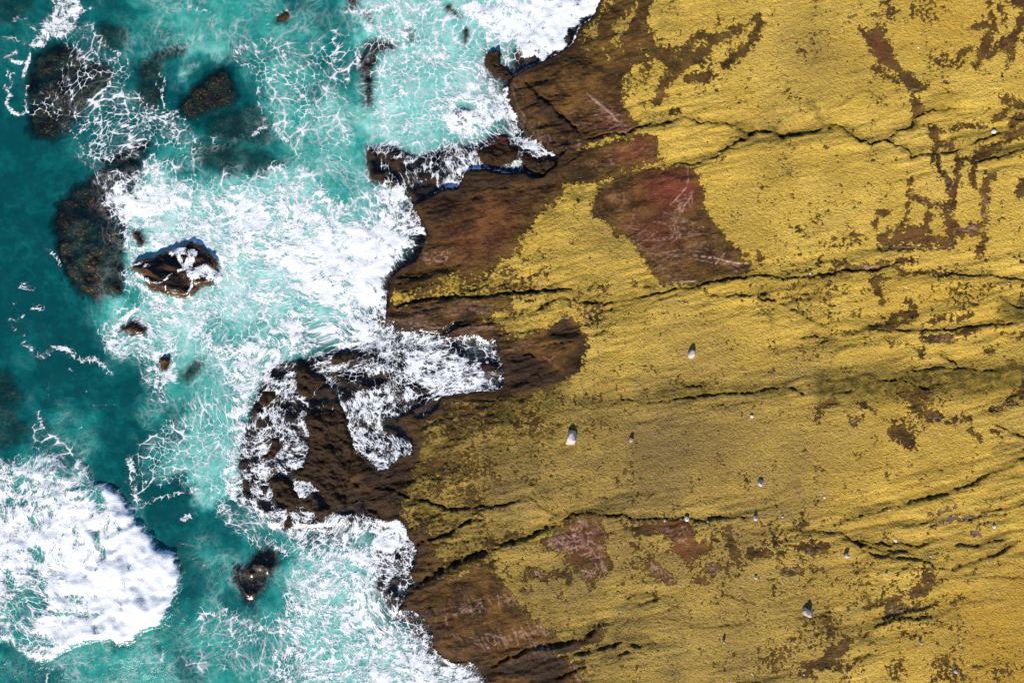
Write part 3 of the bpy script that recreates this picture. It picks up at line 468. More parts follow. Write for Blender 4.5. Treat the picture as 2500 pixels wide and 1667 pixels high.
ROCKS = [
 ('sea_rock', 'big brown layered rock ringed by white foam', 4, [(880, 230), (980, 210), (1080, 180), (1180, 140), (1260, 95), (1330, 120), (1390, 170), (1450, 220), (1465, 280), (1450, 390), (1340, 430), (1250, 480), (1150, 490), (1080, 470), (990, 430), (940, 340), (860, 300)], .55, .18),
 ('sea_rock', 'little brown rock standing in foam below the big layered rock', 4, [(1058, 885), (1122, 880), (1128, 930), (1105, 975), (1062, 972), (1048, 930)], .34, .08),
 ('sea_rock', 'lone reddish rock awash in turquoise water near the top edge', 1, [(1830, 130), (1850, 90), (1910, 50), (1940, 60), (1938, 110), (1900, 150), (1850, 155)], .1, .06),
 ('sea_rock', 'wet dark rock under broken foam between the big rock and the little rock', 4, [(790, 690), (850, 640), (900, 630), (970, 690), (965, 745), (880, 745), (810, 720)], .12, .1),
 ('sea_rock', 'upright brown rock in the top bay nearest the upper edge', 2, [(835, 190), (860, 170), (880, 195), (878, 260), (865, 300), (845, 270)], .22, .08),
 ('sea_rock', 'sloping dark rock at the upper edge of the top bay', 2, [(715, 20), (745, 10), (790, 50), (830, 100), (800, 100), (740, 50)], .08, .06),
 ('sea_rock', 'reddish rock showing through foam above the big layered rock', 4, [(880, 20), (940, 30), (970, 110), (930, 150), (890, 110), (870, 60)], .14, .08),
 ('sea_rock', 'rounded rock under a skin of foam in the middle of the top bay', 2, [(760, 740), (860, 715), (910, 750), (890, 800), (800, 820), (750, 790)], .08, .05),
]
built = []
def add_rockfield(o, top):
    nm, lab, r, pts, h, amp = o
    sd, w = poly_sd(R(r, pts), 30, 'W')
    sd = sd + fbm(PX[w], PY[w], 45, 4, 691, .65) * (min(18, -sd.min() * .3) if not top else 4)
    size = max(20, -sd.min())
    sh = 8.0 if top else 11.0
    sh = min(sh, size * .6)
    prof = 1 - sstep(-sh, 6, sd)
    X, Y = PX[w], PY[w]
    if top: n = fbm(X * .96 + Y * .28, (Y * .96 - X * .28) * 3.5, 60, 5, 701 + len(built), .62)
    else: n = fbm(X, Y, 40, 5, 701 + len(built), .68)
    base = min(-0.9, h - .8)
    z = base + (h - base) * prof + n * amp * prof * (1.0 if top else 2.2)
    if top and size > 40: z -= 0.22 * np.exp(-((sd) / 30.) ** 2) * prof * .4
    built.append((nm, lab, w, sd, z, top))
    bed_all[w] = np.maximum(bed_all[w], np.where(sd < 6, z, -9))
bed_all = zt.copy()
for o in REEFS: add_rockfield(o, False)
for o in ROCKS: add_rockfield(o, True)

# ------------------------------------------------------------------ foam density D and milkiness M
D = np.full(PX.shape, 0.10, np.float32); M = np.full(PX.shape, 0.20, np.float32)
def dz(r, pts, d, f, mode='max'): fill(D, R(r, pts), d, f, mode, 'L' if f >= 30 else 'V')
def ds(r, pts, wd, d, f=None, mode='max'):
    k = REG[r][2]; stroke(D, R(r, pts), wd * k * .5, d, f if f is not None else max(6, wd * k), mode)
def mz(r, pts, m, f, mode='mix'): fill(M, R(r, pts), m, f, mode, 'LL')
# water tone
mz(0, [(-300, 230), (110, 250), (130, 700), (240, 950), (200, 1010), (-300, 1000)], .08, 140)
mz(0, [(220, 930), (360, 980), (310, 1100), (330, 1230), (240, 1180), (180, 1030)], .08, 90)
mz(0, [(300, -100), (650, -100), (760, 60), (720, 150), (560, 120), (430, 160), (330, 90)], .55, 130); mz(0, [(430, 60), (520, 80), (500, 150), (420, 140)], .72, 90)
mz(0, [(560, 140), (760, 130), (860, 220), (860, 480), (720, 420), (640, 250)], .45, 120); mz(0, [(700, 200), (780, 240), (820, 400), (760, 360)], .75, 100)
mz(0, [(440, 200), (480, 140), (560, 160), (600, 240), (580, 330), (470, 320), (420, 260)], .12, 90)
mz(0, [(840, -200), (1500, -200), (1400, 150), (1230, 350), (1100, 420), (900, 460), (830, 320), (890, 200), (820, 90)], .85, 170)
mz(0, [(270, 480), (450, 400), (760, 400), (1000, 520), (960, 780), (700, 860), (560, 1000), (420, 920), (300, 860)], .90, 190)
mz(0, [(500, 790), (640, 800), (620, 900), (540, 950), (460, 880)], .66, 70); mz(0, [(330, 1100), (430, 1020), (560, 980), (600, 1080), (560, 1200), (420, 1230), (320, 1240)], .74, 80)
mz(0, [(420, 1240), (540, 1200), (560, 1330), (520, 1450), (440, 1440)], .22, 70); mz(0, [(360, 1180), (480, 1190), (500, 1260), (430, 1310), (380, 1260)], .1, 60)
mz(0, [(480, 1330), (680, 1300), (760, 1380), (900, 1300), (1100, 1500), (1200, 1900), (500, 1900), (430, 1560)], .5, 120); mz(0, [(700, 1350), (960, 1280), (1100, 1560), (1180, 1900), (760, 1900), (700, 1560)], .78, 110)
mz(0, [(140, 1560), (330, 1500), (420, 1560), (380, 1900), (100, 1900)], .6, 90); mz(0, [(-100, 1560), (60, 1560), (80, 1900), (-100, 1900)], .3, 80); mz(0, [(410, 1510), (480, 1500), (500, 1900), (430, 1900)], .35, 60)
mz(0, [(170, 1000), (260, 1040), (280, 1120), (180, 1130), (120, 1060)], .42, 90)
mz(0, [(230, 900), (400, 900), (420, 990), (350, 1010), (240, 940)], .4, 60)
mz(0, [(-100, 830), (60, 850), (60, 900), (-100, 900)], .2, 60)
# top left: splash and lace over the reefs
dz(1, [(330, -60), (500, -60), (530, 60), (490, 180), (440, 240), (330, 250), (250, 300), (170, 330), (160, 280), (230, 220), (250, 140), (320, 60)], .74, 26)
ds(1, [(70, 120), (110, 90), (200, 180)], 30, .55); ds(1, [(0, 250), (80, 250), (130, 270)], 40, .5); ds(1, [(520, 60), (600, 40)], 20, .5)
for pts, wd in (([(90, 330), (10, 370), (60, 400), (160, 410), (130, 500)], 26), ([(160, 410), (180, 340)], 22), ([(0, 570), (40, 620), (10, 680), (80, 760), (160, 740)], 26), ([(165, 560), (140, 660), (150, 750)], 16), ([(20, 450), (60, 560), (10, 600)], 14), ([(0, 500), (70, 480)], 12)): ds(1, pts, wd, .8, 8)
dz(1, [(470, 250), (600, 150), (690, 330), (850, 360), (880, 500), (800, 600), (1100, 680), (1250, 830), (1310, 980), (1290, 1170), (1200, 1050), (1000, 980), (800, 1000), (640, 1070), (560, 1130), (480, 1040), (500, 900), (380, 820), (180, 680), (330, 520), (400, 330)], .40, 40)
dz(1, [(640, 640), (760, 560), (900, 640), (1100, 690), (1250, 830), (1240, 960), (1000, 950), (800, 980), (560, 1080), (500, 930), (600, 780)], .5, 40)
for pts, wd in (([(480, 250), (450, 380), (460, 480), (455, 640), (480, 760)], 9), ([(600, 150), (640, 260), (780, 350), (750, 430), (710, 560), (640, 690), (640, 780), (500, 890)], 13), ([(850, 350), (840, 440), (760, 500), (700, 590)], 9),
                ([(170, 680), (340, 685), (400, 720), (300, 760), (390, 820), (460, 870), (500, 940), (540, 1000)], 9), ([(640, 790), (850, 850), (980, 800), (1110, 760), (1180, 740)], 14), ([(1060, 480), (1090, 520), (1070, 600), (1090, 720), (1180, 770), (1250, 860), (1300, 960), (1280, 1080), (1290, 1170)], 11),
                ([(900, 650), (1000, 700), (1090, 710)], 9), ([(650, 700), (760, 640), (850, 620), (880, 700), (870, 770), (990, 770), (1090, 740)], 9), ([(500, 890), (560, 800), (640, 780)], 12), ([(660, 790), (650, 960), (670, 1030)], 8), ([(540, 960), (640, 960), (780, 980), (900, 920)], 9), ([(1090, 740), (1130, 850), (1190, 960), (1210, 1040), (1280, 1080)], 9),
                ([(700, 470), (640, 400), (560, 420), (500, 470)], 7), ([(1030, 540), (1060, 600), (1090, 690)], 8), ([(480, 250), (540, 380), (600, 390), (700, 350)], 7)): ds(1, pts, wd, .86, 7)
# lacy water toward the top bay
dz(1, [(1650, 330), (1800, 250), (2050, 250), (2338, 150), (2338, 1250), (2100, 1080), (1900, 850), (1700, 560)], .36, 90)
for pts, wd in (([(1780, 20), (1770, 80), (1790, 170)], 18), ([(1560, 330), (1700, 280), (1820, 260), (1900, 330), (1880, 480), (1800, 520)], 60), ([(1900, 500), (2000, 600), (2060, 660)], 50), ([(2050, 280), (2130, 420), (2100, 300)], 26), ([(2240, 200), (2240, 400), (2330, 520)], 60), ([(2080, 720), (2200, 800), (2338, 900)], 90), ([(1730, 580), (1740, 720), (1790, 820), (1680, 900)], 30), ([(1840, 830), (1880, 920), (1990, 960), (2000, 1050)], 50), ([(2030, 860), (1990, 940), (1960, 1010)], 50), ([(1420, 900), (1440, 1000)], 30), ([(1560, 380), (1720, 470)], 40), ([(1400, 60), (1250, 40)], 30), ([(1040, 200), (1060, 240)], 20)): ds(1, pts, wd, .55, 14)
# centre mass
dz(1, [(560, 1130), (830, 1050), (1050, 1030), (1300, 1150), (1500, 1060), (1620, 1180), (1850, 1040), (2050, 1080), (2338, 1380), (2338, 1600), (1200, 1600), (900, 1250), (640, 1230)], .52, 40)
dz(0, [(235, 470), (300, 400), (400, 400), (480, 440), (640, 470), (760, 430), (880, 470), (990, 540), (1020, 590), (955, 690), (945, 780), (850, 810), (720, 860), (620, 910), (560, 960), (480, 900), (440, 830), (360, 760), (300, 740), (280, 680), (300, 640), (280, 560)], .66, 60)
dz(0, [(300, 480), (420, 450), (480, 500), (480, 540), (400, 530), (300, 560)], .82, 30); dz(0, [(520, 490), (700, 480), (860, 520), (980, 560), (940, 720), (800, 770), (650, 700), (540, 640)], .80, 60)
dz(0, [(850, 530), (1010, 560), (960, 660), (940, 770), (860, 770), (830, 680)], .90, 40); dz(0, [(560, 650), (640, 620), (720, 680), (620, 700)], .55, 40, 'mix')
dz(0, [(550, 770), (690, 790), (640, 880), (560, 880), (500, 830)], .42, 50, 'mix'); dz(0, [(620, 730), (760, 740), (740, 800), (640, 790)], .58, 40, 'mix')
dz(0, [(250, 780), (330, 740), (420, 800), (440, 880), (400, 960), (350, 960), (320, 890), (250, 860)], .62, 40); dz(0, [(355, 860), (420, 860), (430, 930), (370, 950)], .72, 24)
for pts, wd in (([(140, 780), (210, 860), (280, 880), (330, 820), (420, 830), (520, 910), (620, 900), (720, 990)], 40), ([(50, 640), (90, 640), (130, 600)], 20), ([(30, 620), (60, 690), (140, 740)], 18), ([(60, 530), (90, 520)], 24), ([(200, 550), (240, 550)], 40), ([(290, 160), (340, 190), (380, 270)], 26), ([(120, 400), (190, 430)], 40), ([(560, 1110), (620, 1110)], 6), ([(590, 1205), (740, 1220)], 7), ([(990, 1150), (1100, 1180), (1200, 1160)], 14), ([(240, 1260), (260, 1360)], 30), ([(430, 960), (470, 980)], 12), ([(500, 1355), (530, 1360)], 10), ([(610, 640), (640, 700)], 12), ([(330, 1000), (290, 1120), (310, 1190)], 9)): ds(4, pts, wd, .62, 10)
dz(4, [(220, 1280), (300, 1340), (460, 1440), (420, 1560), (100, 1520), (200, 1400)], .34, 30)
# mid basin, edge of the platform
dz(0, [(320, 1080), (400, 1010), (520, 960), (600, 980), (580, 1100), (540, 1160), (480, 1190), (400, 1200), (330, 1240), (300, 1180)], .42, 50)
ds(0, [(310, 1120), (320, 1200), (335, 1235)], 22, .6, 14); ds(0, [(335, 1235), (400, 1215), (480, 1195)], 12, .55, 12)
dz(0, [(520, 860), (640, 830), (690, 860), (640, 900), (600, 960), (590, 1050), (560, 1130), (600, 1240), (680, 1280), (720, 1330), (660, 1310), (560, 1220), (520, 1160), (560, 1000)], .74, 30)
dz(0, [(640, 830), (760, 770), (900, 740), (960, 800), (860, 850), (760, 850), (680, 880)], .72, 40)
ds(0, [(500, 1150), (540, 1250), (620, 1320), (690, 1350)], 40, .5, 40)
# platform wash
dz(10, [(380, 150), (620, 130), (760, 160), (900, 60), (1300, 0), (1900, 0), (1900, 380), (1500, 600), (1320, 700), (1590, 850), (1590, 930), (1340, 1075), (1100, 900), (1010, 560), (960, 480), (760, 560), (700, 1000), (540, 1100), (200, 1400), (100, 1000), (220, 500)], .54, 14)
dz(10, [(560, 440), (740, 550), (690, 640), (720, 740), (725, 880), (700, 1000), (640, 1070), (580, 1060), (470, 960), (480, 760), (640, 660), (540, 560)], .64, 14)
dz(10, [(1010, 560), (1020, 440), (1300, 420), (1460, 430), (1330, 560), (1340, 720), (1590, 820), (1590, 930), (1340, 1075), (1290, 1065), (1200, 980), (1090, 890), (1040, 700)], .66, 10)
dz(10, [(1480, 180), (1909, 60), (1909, 400), (1640, 380), (1460, 320)], .70, 24); dz(10, [(1480, 400), (1640, 380), (1860, 420), (1720, 600), (1640, 640), (1560, 600)], .52, 14)
dz(10, [(720, 100), (940, 80), (940, 180), (1300, 130), (1480, 200), (1440, 420), (1180, 420), (1160, 260), (900, 240), (760, 180)], .66, 16); dz(10, [(1170, 310), (1260, 260), (1400, 240), (1380, 300), (1300, 370), (1180, 380)], .3, 16, 'mix')
dz(10, [(560, 1120), (640, 1140), (740, 1150), (820, 1240), (760, 1240), (660, 1310), (590, 1230)], .74, 10); dz(10, [(110, 960), (220, 960), (260, 1100), (240, 1310), (150, 1270), (110, 1080)], .36, 14, 'mix')
dz(10, [(230, 480), (310, 480), (440, 500), (420, 620), (280, 700), (220, 620)], .4, 14, 'mix'); dz(10, [(860, 320), (960, 480), (780, 550), (700, 460), (780, 370)], .26, 14, 'mix'); dz(10, [(280, 780), (420, 800), (440, 960), (320, 960)], .4, 14, 'mix')
dz(10, [(290, 1160), (440, 1260), (460, 1360), (340, 1420), (280, 1330)], .42, 14, 'mix')
dz(5, [(700, 730), (940, 735), (1060, 760), (1110, 960), (1115, 1090), (900, 1125), (690, 1160), (400, 1000), (200, 800), (400, 700)], .64, 14); dz(5, [(800, 800), (1000, 850), (1090, 960), (1080, 1060), (990, 1010), (960, 900), (820, 880)], .42, 14, 'mix'); dz(5, [(690, 740), (820, 780), (900, 850), (760, 830)], .42, 12, 'mix'); ds(5, [(1060, 760), (1085, 830), (1110, 960), (1115, 1080), (1090, 1105), (950, 1118), (850, 1125)], 18, .78, 5)
ds(5, [(720, 720), (780, 680), (850, 645)], 14, .8, 5); dz(5, [(640, 880), (860, 900), (1060, 1060), (1090, 1110), (850, 1125), (700, 1080)], .74, 16)
dz(0, [(575, 880), (650, 860), (640, 920), (610, 960), (600, 1010), (590, 1080), (575, 1130), (600, 1200), (660, 1260), (640, 1290), (560, 1210), (530, 1130), (545, 1000), (560, 930)], .68, 50)
dz(0, [(690, 860), (790, 815), (880, 790), (960, 800), (1000, 820), (900, 850), (800, 850), (720, 880)], .70, 40); dz(0, [(600, 900), (680, 845), (780, 812), (880, 785), (960, 790), (960, 832), (860, 852), (760, 852), (690, 882), (640, 935)], .72, 24); dz(0, [(650, 1235), (760, 1245), (900, 1262), (980, 1250), (970, 1300), (700, 1320)], .70, 20); dz(0, [(640, 1260), (780, 1250), (900, 1270), (960, 1240), (980, 1300), (820, 1330), (700, 1330)], .68, 40)
# lower foam
dz(8, [(-200, 380), (-60, 560), (90, 600), (240, 640), (330, 490), (450, 500), (535, 700), (490, 830), (510, 900), (450, 960), (440, 1040), (530, 1090), (600, 1170), (640, 1330), (790, 1450), (900, 1430), (990, 1540), (1100, 2100), (-200, 2100), (-300, 900)], .60, 24)
dz(8, [(-60, 560), (240, 650), (300, 860), (250, 1000), (400, 1120), (560, 1360), (790, 1460), (960, 1560), (1000, 2100), (300, 2100), (100, 1300), (-100, 1000)], .72, 40); dz(8, [(200, 640), (330, 480), (460, 510), (535, 700), (500, 780), (380, 720), (280, 700)], .74, 16); dz(8, [(250, 840), (450, 880), (440, 1040), (330, 1080), (240, 960)], .52, 14, 'mix'); dz(8, [(390, 1100), (530, 1100), (630, 1260), (640, 1340), (520, 1340), (400, 1200)], .54, 14, 'mix')
dz(8, [(-250, 700), (60, 760), (100, 1000), (60, 1200), (-250, 1250)], .56, 60, 'mix'); ds(8, [(330, 485), (400, 462), (455, 500), (470, 580), (508, 632), (537, 700), (522, 765), (492, 830)], 16, .85, 5); ds(8, [(600, 1170), (642, 1260), (642, 1330), (700, 1400), (790, 1452), (900, 1430), (962, 1500), (992, 1545)], 20, .85, 6)
dz(7, [(1900, 560), (2338, 560), (2338, 1568), (2000, 1900), (1700, 1500), (1800, 1150), (1900, 900), (1950, 740)], .62, 60); dz(7, [(1300, 1050), (1700, 1060), (1900, 1200), (2000, 1568), (1400, 1568), (1150, 1400)], .34, 80)
for pts, wd in (([(1400, 320), (1560, 440), (1700, 560), (1840, 640), (1930, 740)], 40), ([(1300, 1150), (1500, 1100), (1650, 1200), (1900, 1250)], 60), ([(1000, 1260), (1080, 1350), (1060, 1440)], 20), ([(1500, 1200), (1600, 1300), (1750, 1300)], 60), ([(1280, 760), (1400, 810)], 16), ([(1180, 650), (1320, 660)], 14), ([(1300, 440), (1200, 480)], 40), ([(420, 1470), (300, 1500), (280, 1568)], 14)): ds(7, pts, wd, .58, 14)
# top bay
dz(2, [(60, 40), (300, -60), (1770, -60), (1740, 70), (1630, 175), (1580, 290), (1340, 430), (1170, 520), (1160, 680), (1270, 870), (1400, 980), (1480, 1035), (1200, 1000), (900, 950), (600, 900), (300, 900), (230, 700), (200, 300)], .56, 50)
dz(2, [(800, -60), (1770, -60), (1740, 70), (1630, 175), (1580, 290), (1400, 385), (1200, 480), (1080, 300), (900, 200)], .80, 50); dz(2, [(1300, -60), (1770, -60), (1740, 70), (1630, 175), (1580, 290), (1400, 385), (1220, 470), (1300, 250)], .90, 30)
dz(2, [(600, 560), (1150, 540), (1170, 680), (1240, 800), (1050, 870), (900, 960), (730, 960), (660, 760), (900, 700)], .76, 50); dz(2, [(330, 360), (700, 360), (1000, 560), (640, 560), (400, 500)], .56, 50); dz(2, [(950, 560), (1160, 600), (1100, 720), (980, 720)], .62, 40)
dz(2, [(90, 300), (180, 250), (170, 380), (130, 460)], .8, 14); dz(2, [(250, 240), (420, 250), (600, 140), (300, 120)], .46, 30); ds(2, [(1200, 480), (1260, 550), (1330, 640), (1400, 720)], 34, .6, 8); ds(2, [(1170, 520), (1240, 475), (1340, 430), (1410, 385), (1500, 342), (1580, 292), (1600, 240), (1630, 175), (1690, 130), (1740, 70)], 24, .92, 6)
dz(2, [(60, 20), (140, 60), (120, 110), (40, 60)], .7, 16)
dz(2, [(400, 640), (620, 600), (640, 640), (500, 760), (360, 840)], .34, 30, 'mix'); dz(2, [(1000, 850), (1080, 820), (1260, 900), (1460, 1040), (1300, 1010), (1160, 960), (1060, 1000)], .5, 20, 'mix')
# P1 wash
dz(11, [(100, 60), (500, 20), (1000, 0), (1480, -60), (1700, 0), (1950, 100), (2100, 210), (1970, 430), (1600, 400), (1200, 360), (1080, 555), (700, 690), (420, 560), (130, 480)], .52, 12)
dz(11, [(900, 0), (1240, 0), (1300, 60), (1300, 200), (1340, 310), (1190, 350), (1080, 550), (930, 550), (820, 580), (840, 420), (940, 260)], .64, 16); dz(11, [(1600, 0), (1820, 0), (2000, 100), (2110, 190), (2060, 240), (1880, 190), (1700, 120)], .7, 14); dz(11, [(1460, 300), (1640, 260), (1740, 200), (1740, 310), (1700, 340), (1500, 330)], .68, 10)
dz(11, [(140, 180), (230, 180), (280, 290), (330, 420), (300, 470), (190, 460), (140, 330)], .22, 10, 'mix'); dz(11, [(340, 220), (470, 240), (560, 340), (500, 400), (380, 390)], .3, 12, 'mix'); dz(11, [(600, 520), (720, 480), (830, 440), (820, 560), (720, 640), (640, 690), (590, 600)], .3, 10, 'mix'); dz(11, [(100, 560), (350, 470), (600, 600), (640, 714), (600, 900), (100, 800)], .62, 14)
dz(2, [(200, 1300), (340, 1230), (470, 1280), (560, 1460), (600, 1580), (300, 1580)], .74, 20)
stroke(M, [(300, 930), (270, 1040), (300, 1140), (390, 1240), (440, 1270)], 38, .06, 60, 'mix'); stroke(M, [(60, 300), (50, 600), (110, 800), (200, 930)], 60, .06, 110, 'mix')
# seaward rim of the platform: broken rock threaded with foam
dz(10, [(230, 460), (340, 360), (480, 240), (620, 200), (600, 420), (520, 560), (470, 760), (440, 900), (520, 1060), (420, 1120), (440, 1260), (330, 1440), (130, 1330), (80, 1000), (200, 700)], .63, 18)
dz(10, [(640, 100), (940, 20), (1300, -40), (1900, -40), (1900, 200), (1480, 160), (1300, 120), (1100, 40), (900, 100), (720, 170)], .66, 18)
for pts in ([(130, 970), (200, 970), (200, 1040), (120, 1060)], [(150, 1120), (200, 1140), (240, 1300), (170, 1250)], [(300, 1300), (380, 1330), (370, 1400), (290, 1370)], [(250, 500), (320, 480), (330, 560), (240, 600)], [(420, 200), (520, 230), (480, 300), (400, 260)], [(290, 640), (380, 600), (400, 680), (300, 700)], [(380, 1140), (470, 1120), (540, 1180), (440, 1260)], [(300, 1180), (380, 1200), (350, 1260)]): dz(10, pts, .26, 10, 'mix')
ds(4, [(870, 225), (980, 203), (1080, 170), (1180, 128), (1260, 82), (1330, 103), (1400, 160), (1468, 222), (1480, 300)], 44, .82, 8)
ds(11, [(760, 640), (850, 590), (940, 535), (1070, 535), (1120, 430), (1180, 345), (1370, 335), (1480, 362), (1620, 378)], 40, .72, 6)
# big rock: white runnels over brown rock
dz(4, [(860, 300), (900, 200), (1260, 95), (1390, 170), (1465, 280), (1450, 390), (1250, 490), (1080, 475), (980, 430)], .14, 6, 'mix')
for pts, wd in (([(1160, 180), (1240, 170), (1300, 190), (1280, 240)], 60), ([(1200, 200), (1230, 270), (1290, 260)], 40), ([(1300, 330), (1380, 300), (1440, 350)], 90), ([(1290, 340), (1280, 420), (1250, 480)], 26), ([(960, 280), (1050, 250)], 12), ([(1000, 390), (1100, 380), (1150, 330)], 18), ([(1110, 400), (1125, 470)], 16), ([(880, 270), (960, 250), (1000, 270)], 24), ([(900, 330), (960, 360), (1000, 370)], 30), ([(1200, 310), (1290, 280)], 20)): ds(4, pts, wd, .78, 6)
dz(4, [(780, 690), (860, 630), (970, 690), (960, 745), (800, 730)], .34, 10, 'mix'); dz(4, [(1050, 885), (1122, 880), (1128, 935), (1100, 978), (1055, 970)], .0, 4, 'mix'); dz(4, [(840, 0), (980, 20), (980, 140), (860, 120)], .42, 14, 'mix'); dz(4, [(660, 0), (790, 0), (800, 110), (700, 140)], .42, 20, 'mix')
dz(2, [(838, 190), (862, 172), (880, 200), (876, 260), (862, 296), (842, 265)], .0, 5, 'mix'); dz(1, [(1830, 130), (1850, 90), (1910, 50), (1940, 60), (1938, 110), (1900, 150), (1850, 155)], .15, 5, 'mix'); dz(2, [(720, 15), (745, 12), (830, 95), (800, 98)], .25, 6, 'mix')
dz(2, [(140, 300), (250, 260), (390, 290), (260, 380), (235, 500), (230, 700), (170, 690), (140, 480)], .38, 14, 'mix'); dz(7, [(1620, 780), (1780, 670), (1870, 720), (1870, 800), (1760, 960), (1640, 1040), (1580, 880)], .16, 24, 'mix'); mz(7, [(1500, 760), (1780, 640), (1920, 760), (1800, 1000), (1620, 1120), (1500, 900)], .28, 60)
ds(1, [(1840, 90), (1900, 50), (1935, 55)], 12, .7, 4)
# breaking wave
WAVE = R(7, [(-1000, 60), (0, 60), (200, 20), (330, 0), (450, 90), (520, 30), (560, 90), (620, 200), (720, 240), (830, 330), (910, 470), (1010, 580), (1090, 670), (1160, 690), (1190, 760), (1230, 830), (1210, 930), (1190, 980), (1110, 1130), (1090, 1190), (960, 1240), (820, 1340), (700, 1310), (560, 1320), (440, 1370), (380, 1410), (250, 1460), (160, 1430), (120, 1380), (40, 1330), (-1000, 1250)])
wsd, ww = poly_sd(WAVE, 60, 'V')
wsd = wsd + fbm(PX[ww], PY[ww], 34, 5, 857, .7) * 15
WV = np.zeros_like(PX); WV[ww] = 1 - sstep(-16, 5, wsd)
D[ww] = np.maximum(D[ww] * (1 - WV[ww]), WV[ww] * (0.79 + .10 * sstep(60, 330, PX[ww]) - .10 * sstep(1330, 1150, PY[ww]) * sstep(300, 150, PX[ww])))
for pts, wd, v in (([(730, 460), (710, 540), (720, 590)], 30, .55), ([(780, 480), (800, 560)], 24, .55), ([(640, 560), (660, 640), (700, 700), (690, 720)], 40, .5), ([(490, 540), (500, 600), (480, 660)], 30, .58), ([(220, 690), (240, 740)], 70, .45), ([(200, 820), (230, 850)], 50, .5), ([(30, 340), (40, 360)], 40, .5), ([(20, 840), (60, 940)], 60, .5), ([(150, 1000), (230, 1040), (160, 1100)], 130, .42), ([(260, 900), (240, 960)], 60, .5), ([(300, 1100), (430, 1110), (640, 1110)], 40, .56), ([(20, 1160), (120, 1280), (280, 1330)], 110, .54), ([(480, 1000), (520, 1020)], 40, .52), ([(530, 160), (500, 220), (560, 260), (640, 300), (680, 380)], 80, .58), ([(270, 390), (340, 370)], 16, .6), ([(30, 1060), (60, 1090)], 90, .48), ([(600, 430), (610, 445)], 24, .55), ([(860, 760), (870, 800)], 20, .6), ([(640, 1200), (660, 1220)], 40, .6), ([(350, 120), (420, 170)], 60, .6), ([(190, 480), (200, 500)], 30, .55), ([(440, 990), (540, 1000)], 30, .55)):
    k = K; stroke(D, R(7, pts), wd * k * .5, v, max(8, wd * k * .8), 'mix')
M[ww] = M[ww] * (1 - WV[ww]) + WV[ww] * .5
for p, v in zip(EXPOSED, EXPH): fill(D, p, .50, 8, 'mix', 'W')
swx = PX + fbm(PX, PY, 110, 3, 803) * 110; swy = PY + fbm(PX, PY, 110, 3, 807) * 110
D += (fbm(swx, swy * 1.5, 90, 5, 801, .62) * .34 + fbm(PX, PY, 20, 2, 811) * .10) * sstep(.12, .4, D) * (1 - .45 * WV)
D = np.where(EXP > .6, np.minimum(D, .12), D)
# the foam tongue's ragged edge on the rock
edge = SD + fbm(PX, PY, 13, 3, 821, .7) * 3.0
D *= 1 - sstep(-2.5, 1.5, edge)
D = np.clip(D, 0, 1); M = np.clip(M * .88 + fbm(PX, PY, 110, 4, 831) * .10 + fbm(PX + w1x * 4, PY + w1y * 4, 45, 3, 841) * .06, 0, 1)

# ------------------------------------------------------------------ sea surface
swell = fbm(PX * .8 + PY * .3, PY - PX * .3, 200, 3, 851) * .10 + fbm(PX + w1x * 2, PY + w1y * 2, 40, 3, 861, .55) * .05 * sstep(10, -80, SD)
zs = np.minimum(swell, 0.12)
film = bed_all + 0.022
washed = (EXP < .5) & (SD < 3)
for nm, lab, w, sd, z, top in built[len(REEFS) + 1:len(REEFS) + 3]:      # the two small rocks stay clear
    washed[w] &= ~(sd < 4)
sea = np.where(washed, np.maximum(zs, film), zs)
def blur(a, n):
    for _ in range(n):
        a = (a + np.roll(a, 1, 0) + np.roll(a, -1, 0) + np.roll(a, 1, 1) + np.roll(a, -1, 1)) / 5
    return a
sea = np.where(washed, np.maximum(blur(sea, 2), sea * .5 + blur(sea, 2) * .5), sea)
blur0 = blur
# the bore of the breaking wave: steep rounded front, hummocky back
d_in = np.zeros_like(PX); d_in[ww] = np.clip(-wsd, 0, 400)
front = sstep(40, 330, PX) * .75 + .25
bore = (1 - np.exp(-d_in / 17)) * (0.45 + 0.55 * np.exp(-d_in / 120)) * front
bill = blur0(np.abs(fbm(PX + w1x * 2, PY + w1y * 2, 80, 5, 871, .62)), 2) * 2.6
lumps = bore * (0.52 + 0.26 * bill) + np.clip(d_in / 20, 0, 1) * (0.10 * bill)
lumps = lumps - np.clip(.75 - D, 0, .5) * .3 * (d_in > 0)
thick = np.clip((D - .45) * 1.6, 0, 1) * (0.06 + 0.20 * fbm(PX + w1x * 2, PY + w1y * 2, 30, 4, 881, .65) + .16 * fbm(PX, PY, 90, 2, 887))
sea = sea + np.maximum(blur(lumps, 1), 0)
foamz = sea + 0.012 + np.maximum(thick, 0)

